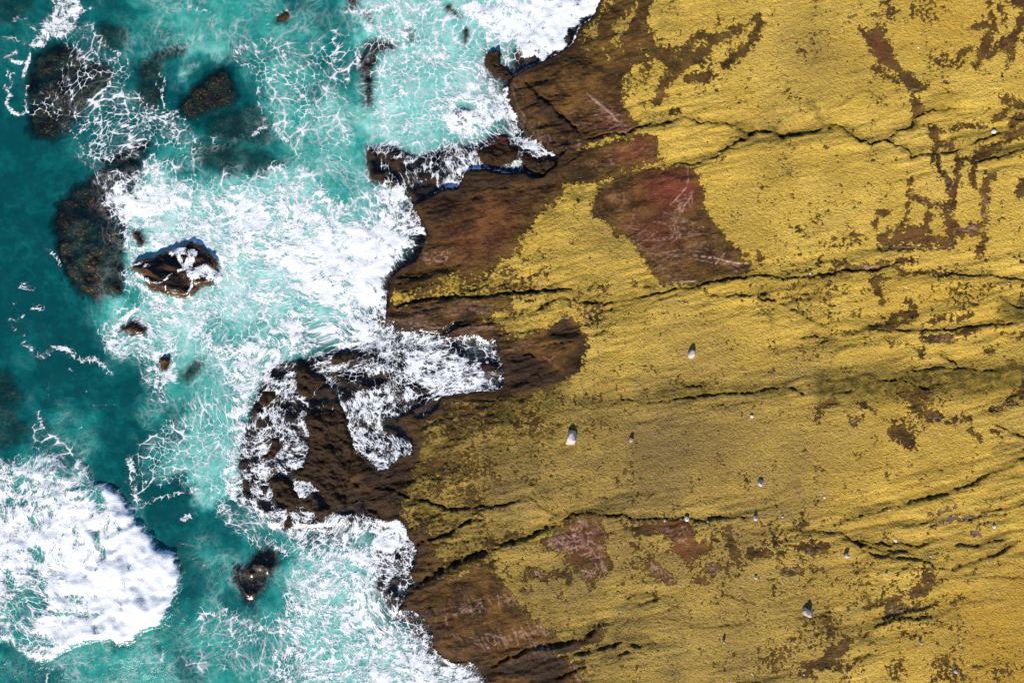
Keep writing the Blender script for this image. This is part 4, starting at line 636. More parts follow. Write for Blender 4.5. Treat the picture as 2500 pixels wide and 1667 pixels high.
# ------------------------------------------------------------------ mesh building
def P3(px, py, z): return ((px - 1250) * S, (833.5 - py) * S, z)
def attr_color(me, name, arr):
    a = me.attributes.new(name, 'FLOAT_COLOR', 'POINT'); a.data.foreach_set('color', np.ascontiguousarray(arr, np.float32).ravel())
def grid_mesh(name, px, py, z, keep=None, attrs=None, smooth=True):
    """px, py, z: 2-D arrays; keep: bool per cell (rows-1, cols-1)"""
    ny, nx = px.shape
    co = np.stack([(px - 1250) * S, (833.5 - py) * S, z], -1).reshape(-1, 3).astype(np.float32)
    idx = np.arange(ny * nx).reshape(ny, nx)
    q = np.stack([idx[1:, :-1], idx[1:, 1:], idx[:-1, 1:], idx[:-1, :-1]], -1)
    q = q[keep] if keep is not None else q.reshape(-1, 4)
    used, inv = np.unique(q, return_inverse=True); inv = inv.reshape(-1, 4)
    me = bpy.data.meshes.new(name)
    me.vertices.add(len(used)); me.vertices.foreach_set('co', co[used].ravel())
    me.loops.add(inv.size); me.loops.foreach_set('vertex_index', inv.ravel().astype(np.int32))
    me.polygons.add(len(inv)); me.polygons.foreach_set('loop_start', (np.arange(len(inv)) * 4).astype(np.int32))
    me.update(calc_edges=True)
    if smooth: me.polygons.foreach_set('use_smooth', np.ones(len(inv), bool))
    for an, ar in (attrs or {}).items(): attr_color(me, an, ar.reshape(-1, 4)[used])
    me.validate(); me.update()
    return me
def extend(a, n, mode='edge'): return np.pad(a, n, mode)
def ext_axis(g, n, reach):
    step = (reach / n ** 3) * np.arange(1, n + 1) ** 3 / S
    return np.concatenate([g[0] - step[::-1], g, g[-1] + step])
def link(name, me, mat, parent=None, **props):
    o = bpy.data.objects.new(name, me); sc.collection.objects.link(o)
    if mat: me.materials.append(mat)
    if parent: o.parent = parent
    for k, v in props.items(): o[k] = v
    return o

# ------------------------------------------------------------------ materials
class NT:
    def __init__(s, name):
        s.m = bpy.data.materials.new(name); s.m.use_nodes = True; s.t = s.m.node_tree
        for n in list(s.t.nodes): s.t.nodes.remove(n)
        s.out = s.n('ShaderNodeOutputMaterial')
    def n(s, typ, **kw):
        nd = s.t.nodes.new(typ)
        for k, v in kw.items(): setattr(nd, k, v)
        return nd
    def put(s, sock, v):
        if hasattr(v, 'is_linked') or isinstance(v, bpy.types.NodeSocket): s.t.links.new(v, sock)
        elif isinstance(v, (tuple, list)) and len(v) == 3 and sock.type == 'RGBA': sock.default_value = (*v, 1)
        else: sock.default_value = v
    def math(s, op, a, b=None, c=None, clamp=False):
        nd = s.n('ShaderNodeMath', operation=op, use_clamp=clamp); s.put(nd.inputs[0], a)
        if b is not None: s.put(nd.inputs[1], b)
        if c is not None: s.put(nd.inputs[2], c)
        return nd.outputs[0]
    def vmath(s, op, a, b=None):
        nd = s.n('ShaderNodeVectorMath', operation=op); s.put(nd.inputs[0], a)
        if b is not None:
            s.put(nd.inputs[3] if op == 'SCALE' else nd.inputs[1], b)
        return nd.outputs[0]
    def mix(s, f, a, b, blend='MIX'):
        nd = s.n('ShaderNodeMix', data_type='RGBA', blend_type=blend); s.put(nd.inputs[0], f); s.put(nd.inputs[6], a); s.put(nd.inputs[7], b); return nd.outputs[2]
    def map(s, v, a, b, c=0.0, d=1.0, smooth=True):
        nd = s.n('ShaderNodeMapRange', interpolation_type='SMOOTHSTEP' if smooth else 'LINEAR')
        for i, x in enumerate((v, a, b, c, d)): s.put(nd.inputs[i], x)
        return nd.outputs[0]
    def noise(s, vec, scale, detail=3, rough=.55, dim='3D', out=0, dist=0):
        nd = s.n('ShaderNodeTexNoise', noise_dimensions=dim); s.put(nd.inputs['Vector'], vec); nd.inputs['Scale'].default_value = scale
        nd.inputs['Detail'].default_value = detail; nd.inputs['Roughness'].default_value = rough; nd.inputs['Distortion'].default_value = dist
        return nd.outputs[out]
    def vor(s, vec, scale, feature='DISTANCE_TO_EDGE', dim='2D'):
        nd = s.n('ShaderNodeTexVoronoi', voronoi_dimensions=dim, feature=feature); s.put(nd.inputs['Vector'], vec); nd.inputs['Scale'].default_value = scale
        return nd.outputs['Distance']
    def attr(s, name):
        nd = s.n('ShaderNodeAttribute', attribute_name=name); sp = s.n('ShaderNodeSeparateColor'); s.t.links.new(nd.outputs['Color'], sp.inputs[0])
        return sp.outputs[0], sp.outputs[1], sp.outputs[2], nd.outputs['Alpha'], nd.outputs['Vector']
    def pos(s): return s.n('ShaderNodeNewGeometry').outputs['Position']
    def mapping(s, vec, scale=(1, 1, 1), rot=(0, 0, 0)):
        nd = s.n('ShaderNodeMapping'); s.put(nd.inputs[0], vec); nd.inputs['Rotation'].default_value = rot; nd.inputs['Scale'].default_value = scale; return nd.outputs[0]
    def bump(s, h, strength, dist, normal=None):
        nd = s.n('ShaderNodeBump'); s.put(nd.inputs['Height'], h); nd.inputs['Strength'].default_value = strength; nd.inputs['Distance'].default_value = dist
        if normal is not None: s.put(nd.inputs['Normal'], normal)
        return nd.outputs[0]
    def principled(s, col, rough, normal=None, spec=.3):
        nd = s.n('ShaderNodeBsdfPrincipled'); s.put(nd.inputs['Base Color'], col); s.put(nd.inputs['Roughness'], rough); s.put(nd.inputs['Specular IOR Level'], spec)
        if normal is not None: s.put(nd.inputs['Normal'], normal)
        return nd.outputs[0]
    def done(s, sh): s.t.links.new(sh, s.out.inputs[0]); return s.m

def rock_material():
    t = NT('wet_sandstone'); p = t.pos()
    pale, red, slate, wet, _ = t.attr('a1')
    n1 = t.noise(p, .9, 5, .62); n2 = t.noise(p, 6, 5, .65)
    st = t.mapping(p, (1.2, 7, 3), (0, 0, math.radians(-12)))
    n3 = t.noise(st, 1.6, 5, .65)
    c = t.mix(t.map(n1, .35, .68), (.016, .0075, .0014), (.105, .050, .010))
    c = t.mix(t.map(n3, .5, .75, 0, .55), c, (.20, .095, .022))
    c = t.mix(t.map(n2, .56, .76, 0, .55), c, (.012, .006, .003))
    c = t.mix(t.math('MULTIPLY', red, t.map(n2, .25, .7, .5, 1)), c, (.135, .024, .016))
    olv = t.attr('a2')[0]
    c = t.mix(t.math('MULTIPLY', olv, t.map(n2, .35, .65, .25, .9)), c, (.075, .048, .008))
    c = t.mix(t.math('MULTIPLY', t.math('MULTIPLY', olv, olv), t.map(t.noise(p, 9, 3, .65), .56, .62, 0, .8)), c, (.24, .16, .022))
    c = t.mix(slate, c, (.125, .082, .078))
    c = t.mix(t.math('MULTIPLY', pale, .85), c, (.56, .34, .255))
    fine = t.noise(p, 22, 3, .7)
    c = t.mix(t.math('MULTIPLY', t.map(fine, .54, .70), .6), c, (.30, .15, .045))
    c = t.mix(t.map(t.noise(p, .35, 5, .65), .5, .66, 0, .75), c, (.014, .006, .0015))
    c = t.mix(t.map(t.noise(t.mapping(p, (1, 9, 2), (0, 0, math.radians(-8))), 3.2, 4, .6), .62, .7, 0, .6), c, (.30, .16, .07))
    c = t.mix(t.math('MULTIPLY', wet, t.map(n1, .3, .6, .55, .8)), c, (.010, .0045, .0018))  # darkens the wet shore and the hollows and fissures marked dark
    h = t.math('ADD', t.math('MULTIPLY', n3, .6), t.math('ADD', t.math('MULTIPLY', n2, .7), t.math('MULTIPLY', fine, .3)))
    nrm = t.bump(h, .8, .10)
    return t.done(t.principled(c, t.map(wet, 0, 1, .75, .5), nrm, .13))

def growth_material():
    t = NT('yellow_algae_turf'); p = t.pos()
    grey, dark, orng, thin_, _ = t.attr('a1')
    big = t.noise(p, .35, 4, .6); mid = t.noise(p, 2.2, 4, .6)
    warp = t.vmath('ADD', p, t.vmath('SCALE', t.noise(p, 3, 2, .5, out=1), .25))
    st = t.mapping(warp, (1, 1.45, 1), (0, 0, math.radians(18)))
    tuft = t.noise(st, 6.8, 3, .6); fine = t.noise(st, 17, 2, .6)
    c = t.mix(t.map(big, .3, .7), (.45, .288, .040), (.555, .368, .064))
    c = t.mix(t.map(mid, .4, .75, 0, .5), c, (.47, .285, .042))
    c = t.mix(t.math('MULTIPLY', orng, .75), c, (.38, .20, .018))
    c = t.mix(t.math('MULTIPLY', grey, .9), c, (.165, .108, .034))
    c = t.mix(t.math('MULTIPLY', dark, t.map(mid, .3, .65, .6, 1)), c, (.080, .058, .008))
    gaps = t.map(t.math('SUBTRACT', t.math('ADD', t.math('MULTIPLY', tuft, .65), t.math('MULTIPLY', fine, .35)), t.math('MULTIPLY', grey, .05)), .455, .37)
    c = t.mix(t.math('MULTIPLY', gaps, t.map(t.math('ADD', grey, dark), 0, .8, .30, .8)), c, t.mix(dark, (.16, .105, .055), (.035, .026, .012)))
    tt = t.math('ADD', t.math('MULTIPLY', tuft, .55), t.math('MULTIPLY', fine, .45))
    lim = t.math('SUBTRACT', .57, t.math('MULTIPLY', thin_, .42))
    speck = t.map(t.math('SUBTRACT', lim, tt), -.035, .045)
    c = t.mix(t.math('MULTIPLY', speck, .9), c, (.045, .024, .006))
    tips = t.map(fine, .58, .74, 0, .5)
    c = t.mix(t.math('MULTIPLY', tips, t.math('SUBTRACT', 1, dark)), c, (.56, .41, .085))
    h = t.math('ADD', t.math('MULTIPLY', tuft, 1.0), t.math('MULTIPLY', fine, .4))
    nrm = t.bump(h, 1.0, .15)
    return t.done(t.principled(c, .9, nrm, .15))

def reef_material():
    t = NT('kelp_covered_rock'); p = t.pos()
    v = t.noise(p, 5, 4, .7); f = t.noise(p, 7.5, 3, .6)
    c = t.mix(t.map(v, .35, .7), (.010, .007, .004), (.075, .038, .016))
    c = t.mix(t.map(f, .60, .66), c, (.30, .21, .012))
    c = t.mix(t.map(t.noise(p, 1.2, 3, .6), .55, .7, 0, .6), c, (.05, .018, .015))
    return t.done(t.principled(c, .6, t.bump(t.math('ADD', v, f), .8, .12), .2))

def sea_material():
    t = NT('sea_water'); p = t.pos()
    milk, opac, foam, sh, _ = t.attr('a1')
    w = t.vmath('ADD', p, t.vmath('SCALE', t.noise(p, .5, 4, .6, out=1), 1.6))
    n = t.noise(w, .8, 5, .62); n2 = t.noise(w, 3.0, 4, .65)
    mm = t.math('ADD', milk, t.math('ADD', t.math('MULTIPLY', t.math('SUBTRACT', n, .53), .62), t.math('MULTIPLY', t.math('SUBTRACT', n2, .53), .36)))
    r = t.n('ShaderNodeValToRGB'); t.put(r.inputs[0], mm); e = r.color_ramp.elements
    e[0].position = .02; e[0].color = (.0006, .060, .062, 1); e[1].position = 1.0; e[1].color = (.48, .68, .62, 1)
    for ps, cl in ((.25, (.0015, .122, .112)), (.5, (.02, .25, .205)), (.75, (.14, .42, .36))):
        x = r.color_ramp.elements.new(ps); x.color = (*cl, 1)
    rip = t.math('ADD', t.math('MULTIPLY', t.noise(t.mapping(w, (1, 1.5, 1), (0, 0, .4)), 3.2, 4, .6), 1.0), t.math('MULTIPLY', t.noise(t.mapping(p, (1, 1.6, 1), (0, 0, .5)), 9, 3, .6), .22))
    chop = t.map(t.noise(p, .12, 3, .5),   .46, .66, .10, .7)
    nrm = t.bump(t.math('MULTIPLY', rip, chop), .8, .085)
    dif = t.n('ShaderNodeBsdfDiffuse'); t.put(dif.inputs[0], r.outputs[0])
    tr = t.n('ShaderNodeBsdfTransparent')
    t.put(tr.inputs[0], t.mix(sh, (.55, .86, .84), (.93, .95, .95)))
    a = t.math('MULTIPLY', opac, t.map(n2, .2, .8, .92, 1.08), clamp=True)
    mx = t.n('ShaderNodeMixShader'); t.put(mx.inputs[0], a); t.t.links.new(tr.outputs[0], mx.inputs[1]); t.t.links.new(dif.outputs[0], mx.inputs[2])
    gl = t.n('ShaderNodeBsdfGlossy'); gl.inputs['Roughness'].default_value = .2; t.put(gl.inputs['Normal'], nrm); gl.inputs[0].default_value = (1, 1, 1, 1)
    fr = t.n('ShaderNodeFresnel'); fr.inputs[0].default_value = 1.33; t.put(fr.inputs['Normal'], nrm)
    m2 = t.n('ShaderNodeMixShader'); t.t.links.new(fr.outputs[0], m2.inputs[0]); t.t.links.new(mx.outputs[0], m2.inputs[1]); t.t.links.new(gl.outputs[0], m2.inputs[2])
    return t.done(m2.outputs[0])

def foam_material():
    t = NT('sea_foam')
    d, onrock, wave, milk, _ = t.attr('a1')
    q = t.attr('q')[4]
    p = t.pos()
    def wob(sc_, det, amp, rg=.5):
        return t.vmath('SCALE', t.vmath('SUBTRACT', t.noise(q, sc_, det, rg, '2D', 1), (.5, .5, .5)), amp)
    c2 = t.vmath('ADD', t.vmath('ADD', q, wob(.6, 2, .60)), wob(3.4, 4, .13, .58))
    n = t.noise(c2, 2.6, 6, .72, '2D'); nb = t.noise(q, .6, 3, .55, '2D'); nf = t.noise(q, 10, 3, .7, '2D')
    def cell(vec, off, sc_, w_):
        v = t.vmath('ADD', vec, off)
        return t.math('ADD', t.math('MULTIPLY', t.map(t.vor(v, sc_), .0, w_, 1, 0, False), .62), t.math('MULTIPLY', t.vor(v, sc_, 'F1'), .5))
    e1 = cell(c2, (0, 0, 0), 1.4, .20); e2 = cell(c2, (7.3, 2.1, 0), 3.2, .26); e3 = cell(c2, (1.3, 5.1, 0), 8.0, .36)
    w1_ = t.math('MULTIPLY', t.map(nb, .32, .62, .72, 1.0), t.math('SUBTRACT', 1.0, t.math('MULTIPLY', onrock, .6)))
    w2_ = t.math('MULTIPLY', t.map(nb, .36, .64, .98, .62), t.math('SUBTRACT', 1.0, t.math('MULTIPLY', onrock, .12)))
    P = t.math('MAXIMUM', t.math('MULTIPLY', e1, w1_), t.math('MAXIMUM', t.math('MULTIPLY', e2, w2_), t.math('MULTIPLY', e3, t.map(n, .35, .65, .35, t.map(d, .4, .8, .65, .85)))))
    P = t.math('ADD', P, t.math('ADD', t.math('MULTIPLY', t.math('SUBTRACT', n, .5), t.map(d, .3, .7, .45, .9)), t.math('MULTIPLY', t.math('SUBTRACT', nf, .5), .4)))
    nd = t.noise(t.vmath('ADD', t.mapping(q, (1, 1.35, 1), (0, 0, .35)), wob(1.1, 4, 1.1, .6)), 1.9, 7, .74, '2D')
    Pd = t.math('ADD', t.math('MULTIPLY', t.math('SUBTRACT', nd, .5), 2.6), t.math('ADD', t.math('MULTIPLY', e3, .32), t.math('ADD', t.math('MULTIPLY', e2, .22), .28)))
    mx_ = t.n('ShaderNodeMix', data_type='FLOAT'); t.put(mx_.inputs[0], t.math('MULTIPLY', t.map(d, .44, .62), t.map(onrock, 0, 1, .92, .72))); t.put(mx_.inputs[2], P); t.put(mx_.inputs[3], Pd); P = mx_.outputs[0]
    th = t.math('SUBTRACT', t.math('SUBTRACT', 1.10, t.math('MULTIPLY', d, .80)), t.math('MULTIPLY', t.math('MAXIMUM', t.math('SUBTRACT', d, .70), 0.0), t.map(wave, 0, 1, 1.5, 2.0)))
    soft = t.map(d, .35, .85, .11, .30)
    a = t.map(P, t.math('SUBTRACT', th, soft), t.math('ADD', th, soft))
    a = t.math('MULTIPLY', a, t.map(d, .25, .75, .82, .97))
    veil = t.math('MULTIPLY', t.map(nd, .36, .64), t.math('MULTIPLY', t.map(d, .46, 1.0), t.map(onrock, 0, 1, .7, .3)))
    a = t.math('MAXIMUM', a, veil)
    a = t.math('MULTIPLY', a, t.map(d, .1, .22))
    thin = t.math('MAXIMUM', t.map(e1, .42, .72), t.math('MAXIMUM', t.map(e2, .42, .75, 0, .8), t.map(e3, .5, .8, 0, .45)))
    thin = t.math('MULTIPLY', thin, t.math('MULTIPLY', t.map(nb, .36, .62, .06, .6), t.map(t.math('ADD', milk, t.math('MULTIPLY', d, .6)), .16, .9)))
    thin = t.math('MULTIPLY', thin, t.math('MULTIPLY', t.math('MULTIPLY', t.map(n, .34, .58), t.math('SUBTRACT', 1.0, onrock)), t.map(d, .0, .08)))
    a = t.math('MAXIMUM', a, thin)
    h = t.math('ADD', t.math('MULTIPLY', t.noise(q, 2.2, 3, .6, '2D'), .5), t.math('MULTIPLY', nf, .7))
    nrm = t.bump(h, .5, .09)
    c = t.mix(n, (.56, .59, .60), (.72, .72, .71))
    df = t.principled(c, .75, nrm, .15)
    tr = t.n('ShaderNodeBsdfTransparent'); mx = t.n('ShaderNodeMixShader')
    t.put(mx.inputs[0], a); t.t.links.new(tr.outputs[0], mx.inputs[1]); t.t.links.new(df, mx.inputs[2])
    return t.done(mx.outputs[0])

def stone_material(name, c1, c2, c3):
    t = NT(name); p = t.n('ShaderNodeTexCoord').outputs['Object']
    n = t.noise(p, 5, 4, .65); f = t.noise(p, 14, 3, .65)
    c = t.mix(t.map(n, .35, .7), c1, c2); c = t.mix(t.map(f, .6, .72, 0, .7), c, c3)
    return t.done(t.principled(c, .8, t.bump(t.math('ADD', n, f), .5, .05), .2))

M_ROCK = rock_material(); M_GROW = growth_material(); M_REEF = reef_material(); M_SEA = sea_material(); M_FOAM = foam_material()
M_STONE = stone_material('pale_stone', (.42, .33, .28), (.60, .50, .44), (.25, .16, .12))
M_WHITE = stone_material('white_quartz', (.55, .50, .46), (.68, .64, .60), (.36, .30, .25))
M_PINK = stone_material('pink_stone', (.52, .27, .22), (.66, .42, .36), (.3, .14, .11))

# ------------------------------------------------------------------ rock shelf (with the sea bed) and the growth on it
NE = 12
ex = ext_axis(gx, NE, 260.0); ey = ext_axis(gy, NE, 260.0)
A_rock = np.stack([PALE, RED, SLATE, WET_DARK], -1)
A_grow = np.stack([GREY, DARK, ORNG, np.clip(msk, 0, 1)], -1)
cellG = GROW[:-1, :-1].astype(np.int8) + GROW[1:, :-1] + GROW[:-1, 1:] + GROW[1:, 1:]
growc = cellG >= 2
full = cellG == 4
def erode(b, n):
    for _ in range(n):
        c = b.copy(); c[1:] &= b[:-1]; c[:-1] &= b[1:]; c[:, 1:] &= b[:, :-1]; c[:, :-1] &= b[:, 1:]; b = c
    return b
hidden = erode(full, 2)
# deep sea bed: coarse
col0 = int((560 + MARG) / STEP); col0 -= col0 % 8
cols = np.concatenate([np.arange(0, col0, 8), np.arange(col0, NX)])
keep_cells = np.ones((NY - 1, len(cols) - 1), bool)
nc = len(np.arange(0, col0, 8))
keep_cells[:, nc:] = ~hidden[:, col0:]
def E(a, cs): return np.pad(a[:, cs], ((NE, NE), (NE, NE)) + ((0, 0),) * (a.ndim - 2), 'edge')
xs = np.concatenate([ex[:NE], gx[cols], ex[-NE:]])
Xr, Yr = np.meshgrid(xs, ey)
kr = np.ones((Xr.shape[0] - 1, Xr.shape[1] - 1), bool); kr[NE:-NE, NE:-NE] = keep_cells
OLV = sstep(-1.5, -.05, msk) * sstep(0, 30, SD) * np.clip(.75 + nA * 1.2, 0, 1)
A_rock2 = np.stack([OLV, OLV, OLV, OLV], -1)
lo = np.where(GROW, zt - .004, zt)
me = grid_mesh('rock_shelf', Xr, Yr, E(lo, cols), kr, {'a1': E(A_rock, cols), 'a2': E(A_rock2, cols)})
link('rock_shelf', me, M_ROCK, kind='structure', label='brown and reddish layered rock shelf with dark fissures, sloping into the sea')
zg = np.where(GROW, zt + gr_h + .006, zt - .012)
me = grid_mesh('yellow_algae_turf', PX, PY, zg, growc, {'a1': A_grow})
link('yellow_algae_turf', me, M_GROW, kind='stuff', label='yellow-green algae turf carpeting the rock shelf in ragged patches', category='algae')

# ------------------------------------------------------------------ sea and foam
sl = (slice(None, None, 2), slice(None, None, 2))
X2, Y2 = PX[sl], PY[sl]
depth = np.clip(sea - bed_all, 0, 6)
opac = 1 - np.exp(-np.clip(depth - .05, 0, None) * (0.50 + 1.2 * M ** 2)); opac = np.where(depth < .06, opac * .6, opac)
shallow = np.exp(-depth * 4)
A_sea = np.stack([M, opac, D, shallow], -1)[sl]
ks = (SD[sl] < 6)[:-1, :-1] & ((EXP[sl] < .95)[:-1, :-1])
# outer sea: extend left, up and down
NE2 = 12; sx = ext_axis(gx[::2], NE2, 260.0); sy = ext_axis(gy[::2], NE2, 260.0); Xs, Ys = np.meshgrid(sx, sy)
pad2 = lambda a: np.pad(a, ((NE2, NE2), (NE2, NE2)) + ((0, 0),) * (a.ndim - 2), 'edge')
k2 = np.pad(ks, NE2, 'edge')
me = grid_mesh('sea', Xs, Ys, pad2(sea[sl]), k2, {'a1': pad2(A_sea)})
link('sea', me, M_SEA, kind='structure', label='turquoise sea with teal depths and milky shallows')
# foam pattern coordinates: drawn out by the flow
qx = (PX * S).astype(np.float32); qy = (-PY * S).astype(np.float32)
qx = qx + fbm(PX, PY, 230, 3, 901) * 1.3; qy = qy + fbm(PX, PY, 230, 3, 931) * 1.3
def squeeze(c, rad, ang, k):
    """foam drawn out along a direction near a place"""
    global qx, qy
    wgt = np.exp(-((PX - c[0]) ** 2 + (PY - c[1]) ** 2) / (rad * rad)); a = math.radians(ang)
    dx, dy = math.cos(a), math.sin(a); ax = (PX - c[0]) * S; ay = -(PY - c[1]) * S
    pr = (ax * dx + ay * dy) * wgt * (1 - k)
    qx = qx - pr * dx; qy = qy - pr * dy
squeeze((700, 580), 260, -12, .8); squeeze((900, 620), 150, -40, .8); squeeze((820, 800), 150, 20, .62); squeeze((1080, 880), 120, -8, .62); squeeze((850, 1020), 120, -70, .62)
squeeze((1050, 400), 110, -60, .62); squeeze((960, 370), 90, 40, .8); squeeze((1320, 80), 150, 50, .8); squeeze((950, 1500), 180, -55, .8); squeeze((1020, 620), 80, -20, .8); squeeze((700, 1000), 90, -60, .62); squeeze((1130, 220), 140, 15, .8)
squeeze((230, 1250), 200, 60, .62)
q = np.stack([qx, qy, np.zeros_like(qx), np.ones_like(qx)], -1)[sl]
A_foam = np.stack([D, sstep(-.3, .1, bed_all), WV, M], -1)[sl]
kf = (np.maximum.reduce([D[sl][:-1, :-1], D[sl][1:, :-1], D[sl][:-1, 1:], D[sl][1:, 1:]]) > .09) & (SD[sl] < 6)[:-1, :-1]
me = grid_mesh('sea_foam', X2, Y2, foamz[sl], kf, {'a1': A_foam, 'q': q})
link('sea_foam', me, M_FOAM, kind='stuff', label='white sea foam, lacy to thick, spread over the water and wave-washed rock', category='foam')

# ------------------------------------------------------------------ reefs and sea rocks
for nm, lab, w, sd, z, top in built:
    k = (np.maximum.reduce([sd[:-1, :-1], sd[1:, :-1], sd[:-1, 1:], sd[1:, 1:]]) < 6)
    A = np.zeros(sd.shape + (4,), np.float32); A[..., 3] = 1
    if top: A[..., 0] = np.clip(fbm(PX[w], PY[w] * 3, 25, 3, 77) - .3, 0, 1) * .4; A[..., 1] = .12; A[..., 3] = .15
    st = slice(None, None, 1 if top else 2)
    if top: me = grid_mesh(nm, PX[w], PY[w], z, k, {'a1': A})
    else:
        s2 = (st, st); sd2 = sd[s2]; k = np.maximum.reduce([sd2[:-1, :-1], sd2[1:, :-1], sd2[:-1, 1:], sd2[1:, 1:]]) < 6
        me = grid_mesh(nm, PX[w][s2], PY[w][s2], z[s2], k)
    # move the origin to the rock's own foot
    co = np.empty(len(me.vertices) * 3, np.float32); me.vertices.foreach_get('co', co); co = co.reshape(-1, 3)
    c = np.array([co[:, 0].mean(), co[:, 1].mean(), co[:, 2].min()], np.float32)
    me.vertices.foreach_set('co', (co - c).ravel()); me.update()
    o = link(nm, me, M_ROCK if top else M_REEF, label=lab, category='rock' if top else 'reef', group='rocks standing in the foam' if top else 'kelp reefs under the water')
    o.location = tuple(float(v) for v in c)

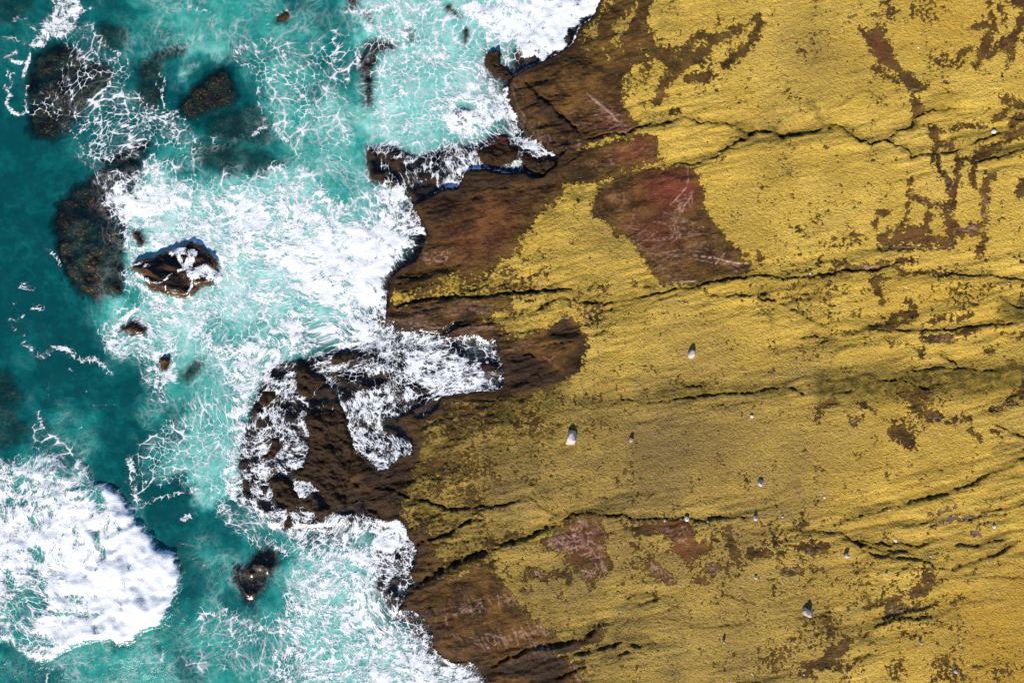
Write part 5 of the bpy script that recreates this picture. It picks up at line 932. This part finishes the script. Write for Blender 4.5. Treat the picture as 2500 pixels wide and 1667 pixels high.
# ------------------------------------------------------------------ loose stones on the shelf
def ground_z(px, py):
    c = min(max((px + MARG) / STEP, 0), NX - 1.001); r = min(max((py + MARG) / STEP, 0), NY - 1.001)
    return float(zt[int(r), int(c)] + (gr_h[int(r), int(c)] if GROW[int(r), int(c)] else 0))
STONES = [  # px, py, width, length, height (photo px / m), turn, material, label
 (1394, 1068, 27, 36, .6, 14, 'S', 'largest pale angular boulder casting a black shadow, on the olive turf'),
 (1539, 1072, 11, 12, .34, 10, 'P', 'small pinkish upright stone right of the largest pale boulder'),
 (1685, 864, 19, 25, .42, 20, 'S', 'pale wedge-shaped boulder on open yellow turf above the long dark fissure'),
 (1831, 1015, 10, 9, .16, 0, 'W', 'white rounded stone on olive turf just below the long dark fissure'),
 (1852, 1177, 17, 17, .36, 15, 'S', 'grey-pink block with black shadow, alone between the middle and the lower fissure'),
 (1674, 1264, 12, 13, .30, 5, 'W', 'white block on the lower fissure, leftmost of its larger stones'),
 (1839, 1261, 11, 11, .26, 20, 'W', 'white block on the lower fissure, right of its neighbouring white block'),
 (1906, 1258, 8, 7, .14, 0, 'S', 'small pale stone ending the row along the lower fissure'),
 (1725, 1270, 6, 5, .1, 0, 'W', 'tiny white stone between the two white blocks of the lower fissure'),
 (1621, 1268, 8, 8, .18, 30, 'S', 'small stone on the lower fissure, left of the leftmost white block'),
 (2008, 1211, 7, 7, .1, 0, 'W', 'small white stone right of the grey-pink block, larger of a pair'),
 (2000, 1204, 5, 4, .08, 0, 'W', 'tiny white stone right of the grey-pink block, smaller of a pair'),
 (2059, 1351, 12, 12, .40, 0, 'S', 'square pale block with a square black shadow below the forked fissures'),
 (1841, 1405, 8, 9, .22, 10, 'W', 'small white block left of the square pale block'),
 (1964, 1489, 23, 20, .52, 20, 'S', 'large grey boulder with a long pointed black shadow, low on the right'),
 (2154, 1394, 7, 6, .18, 0, 'W', 'round white stone below the tangle of forked fissures'),
 (2180, 1315, 10, 9, .16, 30, 'W', 'white stone on the upper strand of the forked fissures'),
 (2414, 1280, 9, 9, .14, 15, 'W', 'white stone near the right edge beside the slate-grey bare streaks'),
 (2162, 1241, 5, 4, .08, 0, 'W', 'tiny white stone on the long green seam rising to the right edge'),
 (1763, 1559, 7, 8, .36, 15, 'S', 'small dark-sided stone with a pointed shadow, left of the large grey boulder'),
 (2236, 1559, 8, 9, .36, 5, 'S', 'small upright stone with a long shadow in the lower right'),
 (2236, 1521, 5, 5, .18, 0, 'S', 'tiny stone just above the small upright stone in the lower right'),
 (2323, 1631, 9, 8, .24, 0, 'W', 'white stone at the lower right edge, largest of three'),
 (2312, 1624, 5, 5, .16, 0, 'W', 'tiny white stone touching the largest of the three at lower right'),
 (2355, 1615, 5, 5, .08, 0, 'W', 'tiny white stone a little apart, rightmost of the three at lower right'),
 (2264, 1353, 6, 5, .1, 0, 'W', 'tiny white stone in the forked fissures, upper of two'),
 (2264, 1372, 5, 5, .08, 0, 'W', 'tiny white stone in the forked fissures, lower of two'),
 (1834, 1641, 14, 5, .08, 40, 'W', 'long white splinter of stone near the bottom edge'),
 (1958, 1641, 6, 6, .12, 0, 'S', 'small pale stone on the brown patch near the bottom edge'),
 (1804, 1458, 4, 4, .06, 0, 'W', 'tiny white stone on the thin crack below the small white block'),
 (2209, 1465, 5, 4, .07, 0, 'W', 'tiny white stone on the pinkish scratched patch at lower right'),
 (1781, 1659, 5, 5, .08, 0, 'W', 'tiny white stone at the very bottom edge'),
 (2235, 122, 7, 5, .1, 30, 'W', 'small white stone alone on yellow turf near the top right'),
 (1754, 378, 8, 9, .2, 0, 'P', 'small pink stone lodged in the upper fissure beside the red patch'),
 (2417, 326, 12, 10, .18, 20, 'W', 'pale pinkish stone in the dark fissures near the right edge, above the middle'),
 (2263, 877, 6, 6, .1, 0, 'P', 'small pink-white stone above the dark green band at the right'),
 (1839, 680, 6, 4, .1, 0, 'W', 'tiny white stone on the long middle fissure, left of a pair'),
 (1971, 669, 7, 5, .1, 30, 'W', 'tiny white stone on the long middle fissure, right of a pair'),
 (2452, 694, 6, 6, .1, 0, 'W', 'tiny white stone near the right edge at middle height'),
 (2152, 882, 5, 4, .07, 0, 'W', 'tiny white stone at the upper rim of the dark green band'),
 (2205, 703, 5, 4, .07, 0, 'W', 'tiny white stone amid the brown speckled turf below the long middle fissure'),
 (1189, 884, 9, 8, .12, 0, 'S', 'pale stone just inside the foam tongue of the inlet'),
]
mats = {'S': M_STONE, 'W': M_WHITE, 'P': M_PINK}
for i, (px, py, wd, ln, h, turn, mk, lab) in enumerate(STONES):
    rng = random.Random(100 + i); bm = bmesh.new()
    a, b = wd * S * .56, ln * S * .56; h *= 1.25
    npt = 22 if wd > 8 else 14
    for k in range(npt):
        th = 2 * math.pi * (k + rng.uniform(-.35, .35)) / npt; lev = rng.choice((0, .25, .6, .85, 1.0))
        rr = rng.uniform(.82, 1.08) * (1.0 - .42 * max(0, lev - .35))
        ct, stn = math.cos(th), math.sin(th); sq = (abs(ct) ** 3.2 + abs(stn) ** 3.2) ** (-1 / 3.2)
        bm.verts.new((a * ct * sq * rr * .92, b * stn * sq * rr * .92, h * (lev * rng.uniform(.85, 1.05)) - .03))
    bm.verts.new((a * rng.uniform(-.3, .3), -b * .2, h * 1.02))
    res = bmesh.ops.convex_hull(bm, input=bm.verts)
    junk = [v for v in bm.verts if not v.link_faces]
    bmesh.ops.delete(bm, geom=junk, context='VERTS')
    if wd > 6:
        bmesh.ops.bevel(bm, geom=list(bm.edges), offset=min(a, b) * .07, segments=1, affect='EDGES', clamp_overlap=True)
    bmesh.ops.recalc_face_normals(bm, faces=bm.faces)
    me = bpy.data.meshes.new('loose_stone'); bm.to_mesh(me); bm.free()
    o = link('loose_stone', me, mats[mk], label=lab, category='stone', group='loose stones on the rock shelf')
    f = 1.0
    o.location = ((px - 1250) * S, (833.5 - py) * S, ground_z(px, py) - .04); o.rotation_euler = (0, 0, math.radians(-turn))
print('tris', sum(sum(len(p.vertices) - 2 for p in []) for _ in [0]), {o.name: len(o.data.polygons) for o in sc.objects if o.type == 'MESH' and len(o.data.polygons) > 20000})
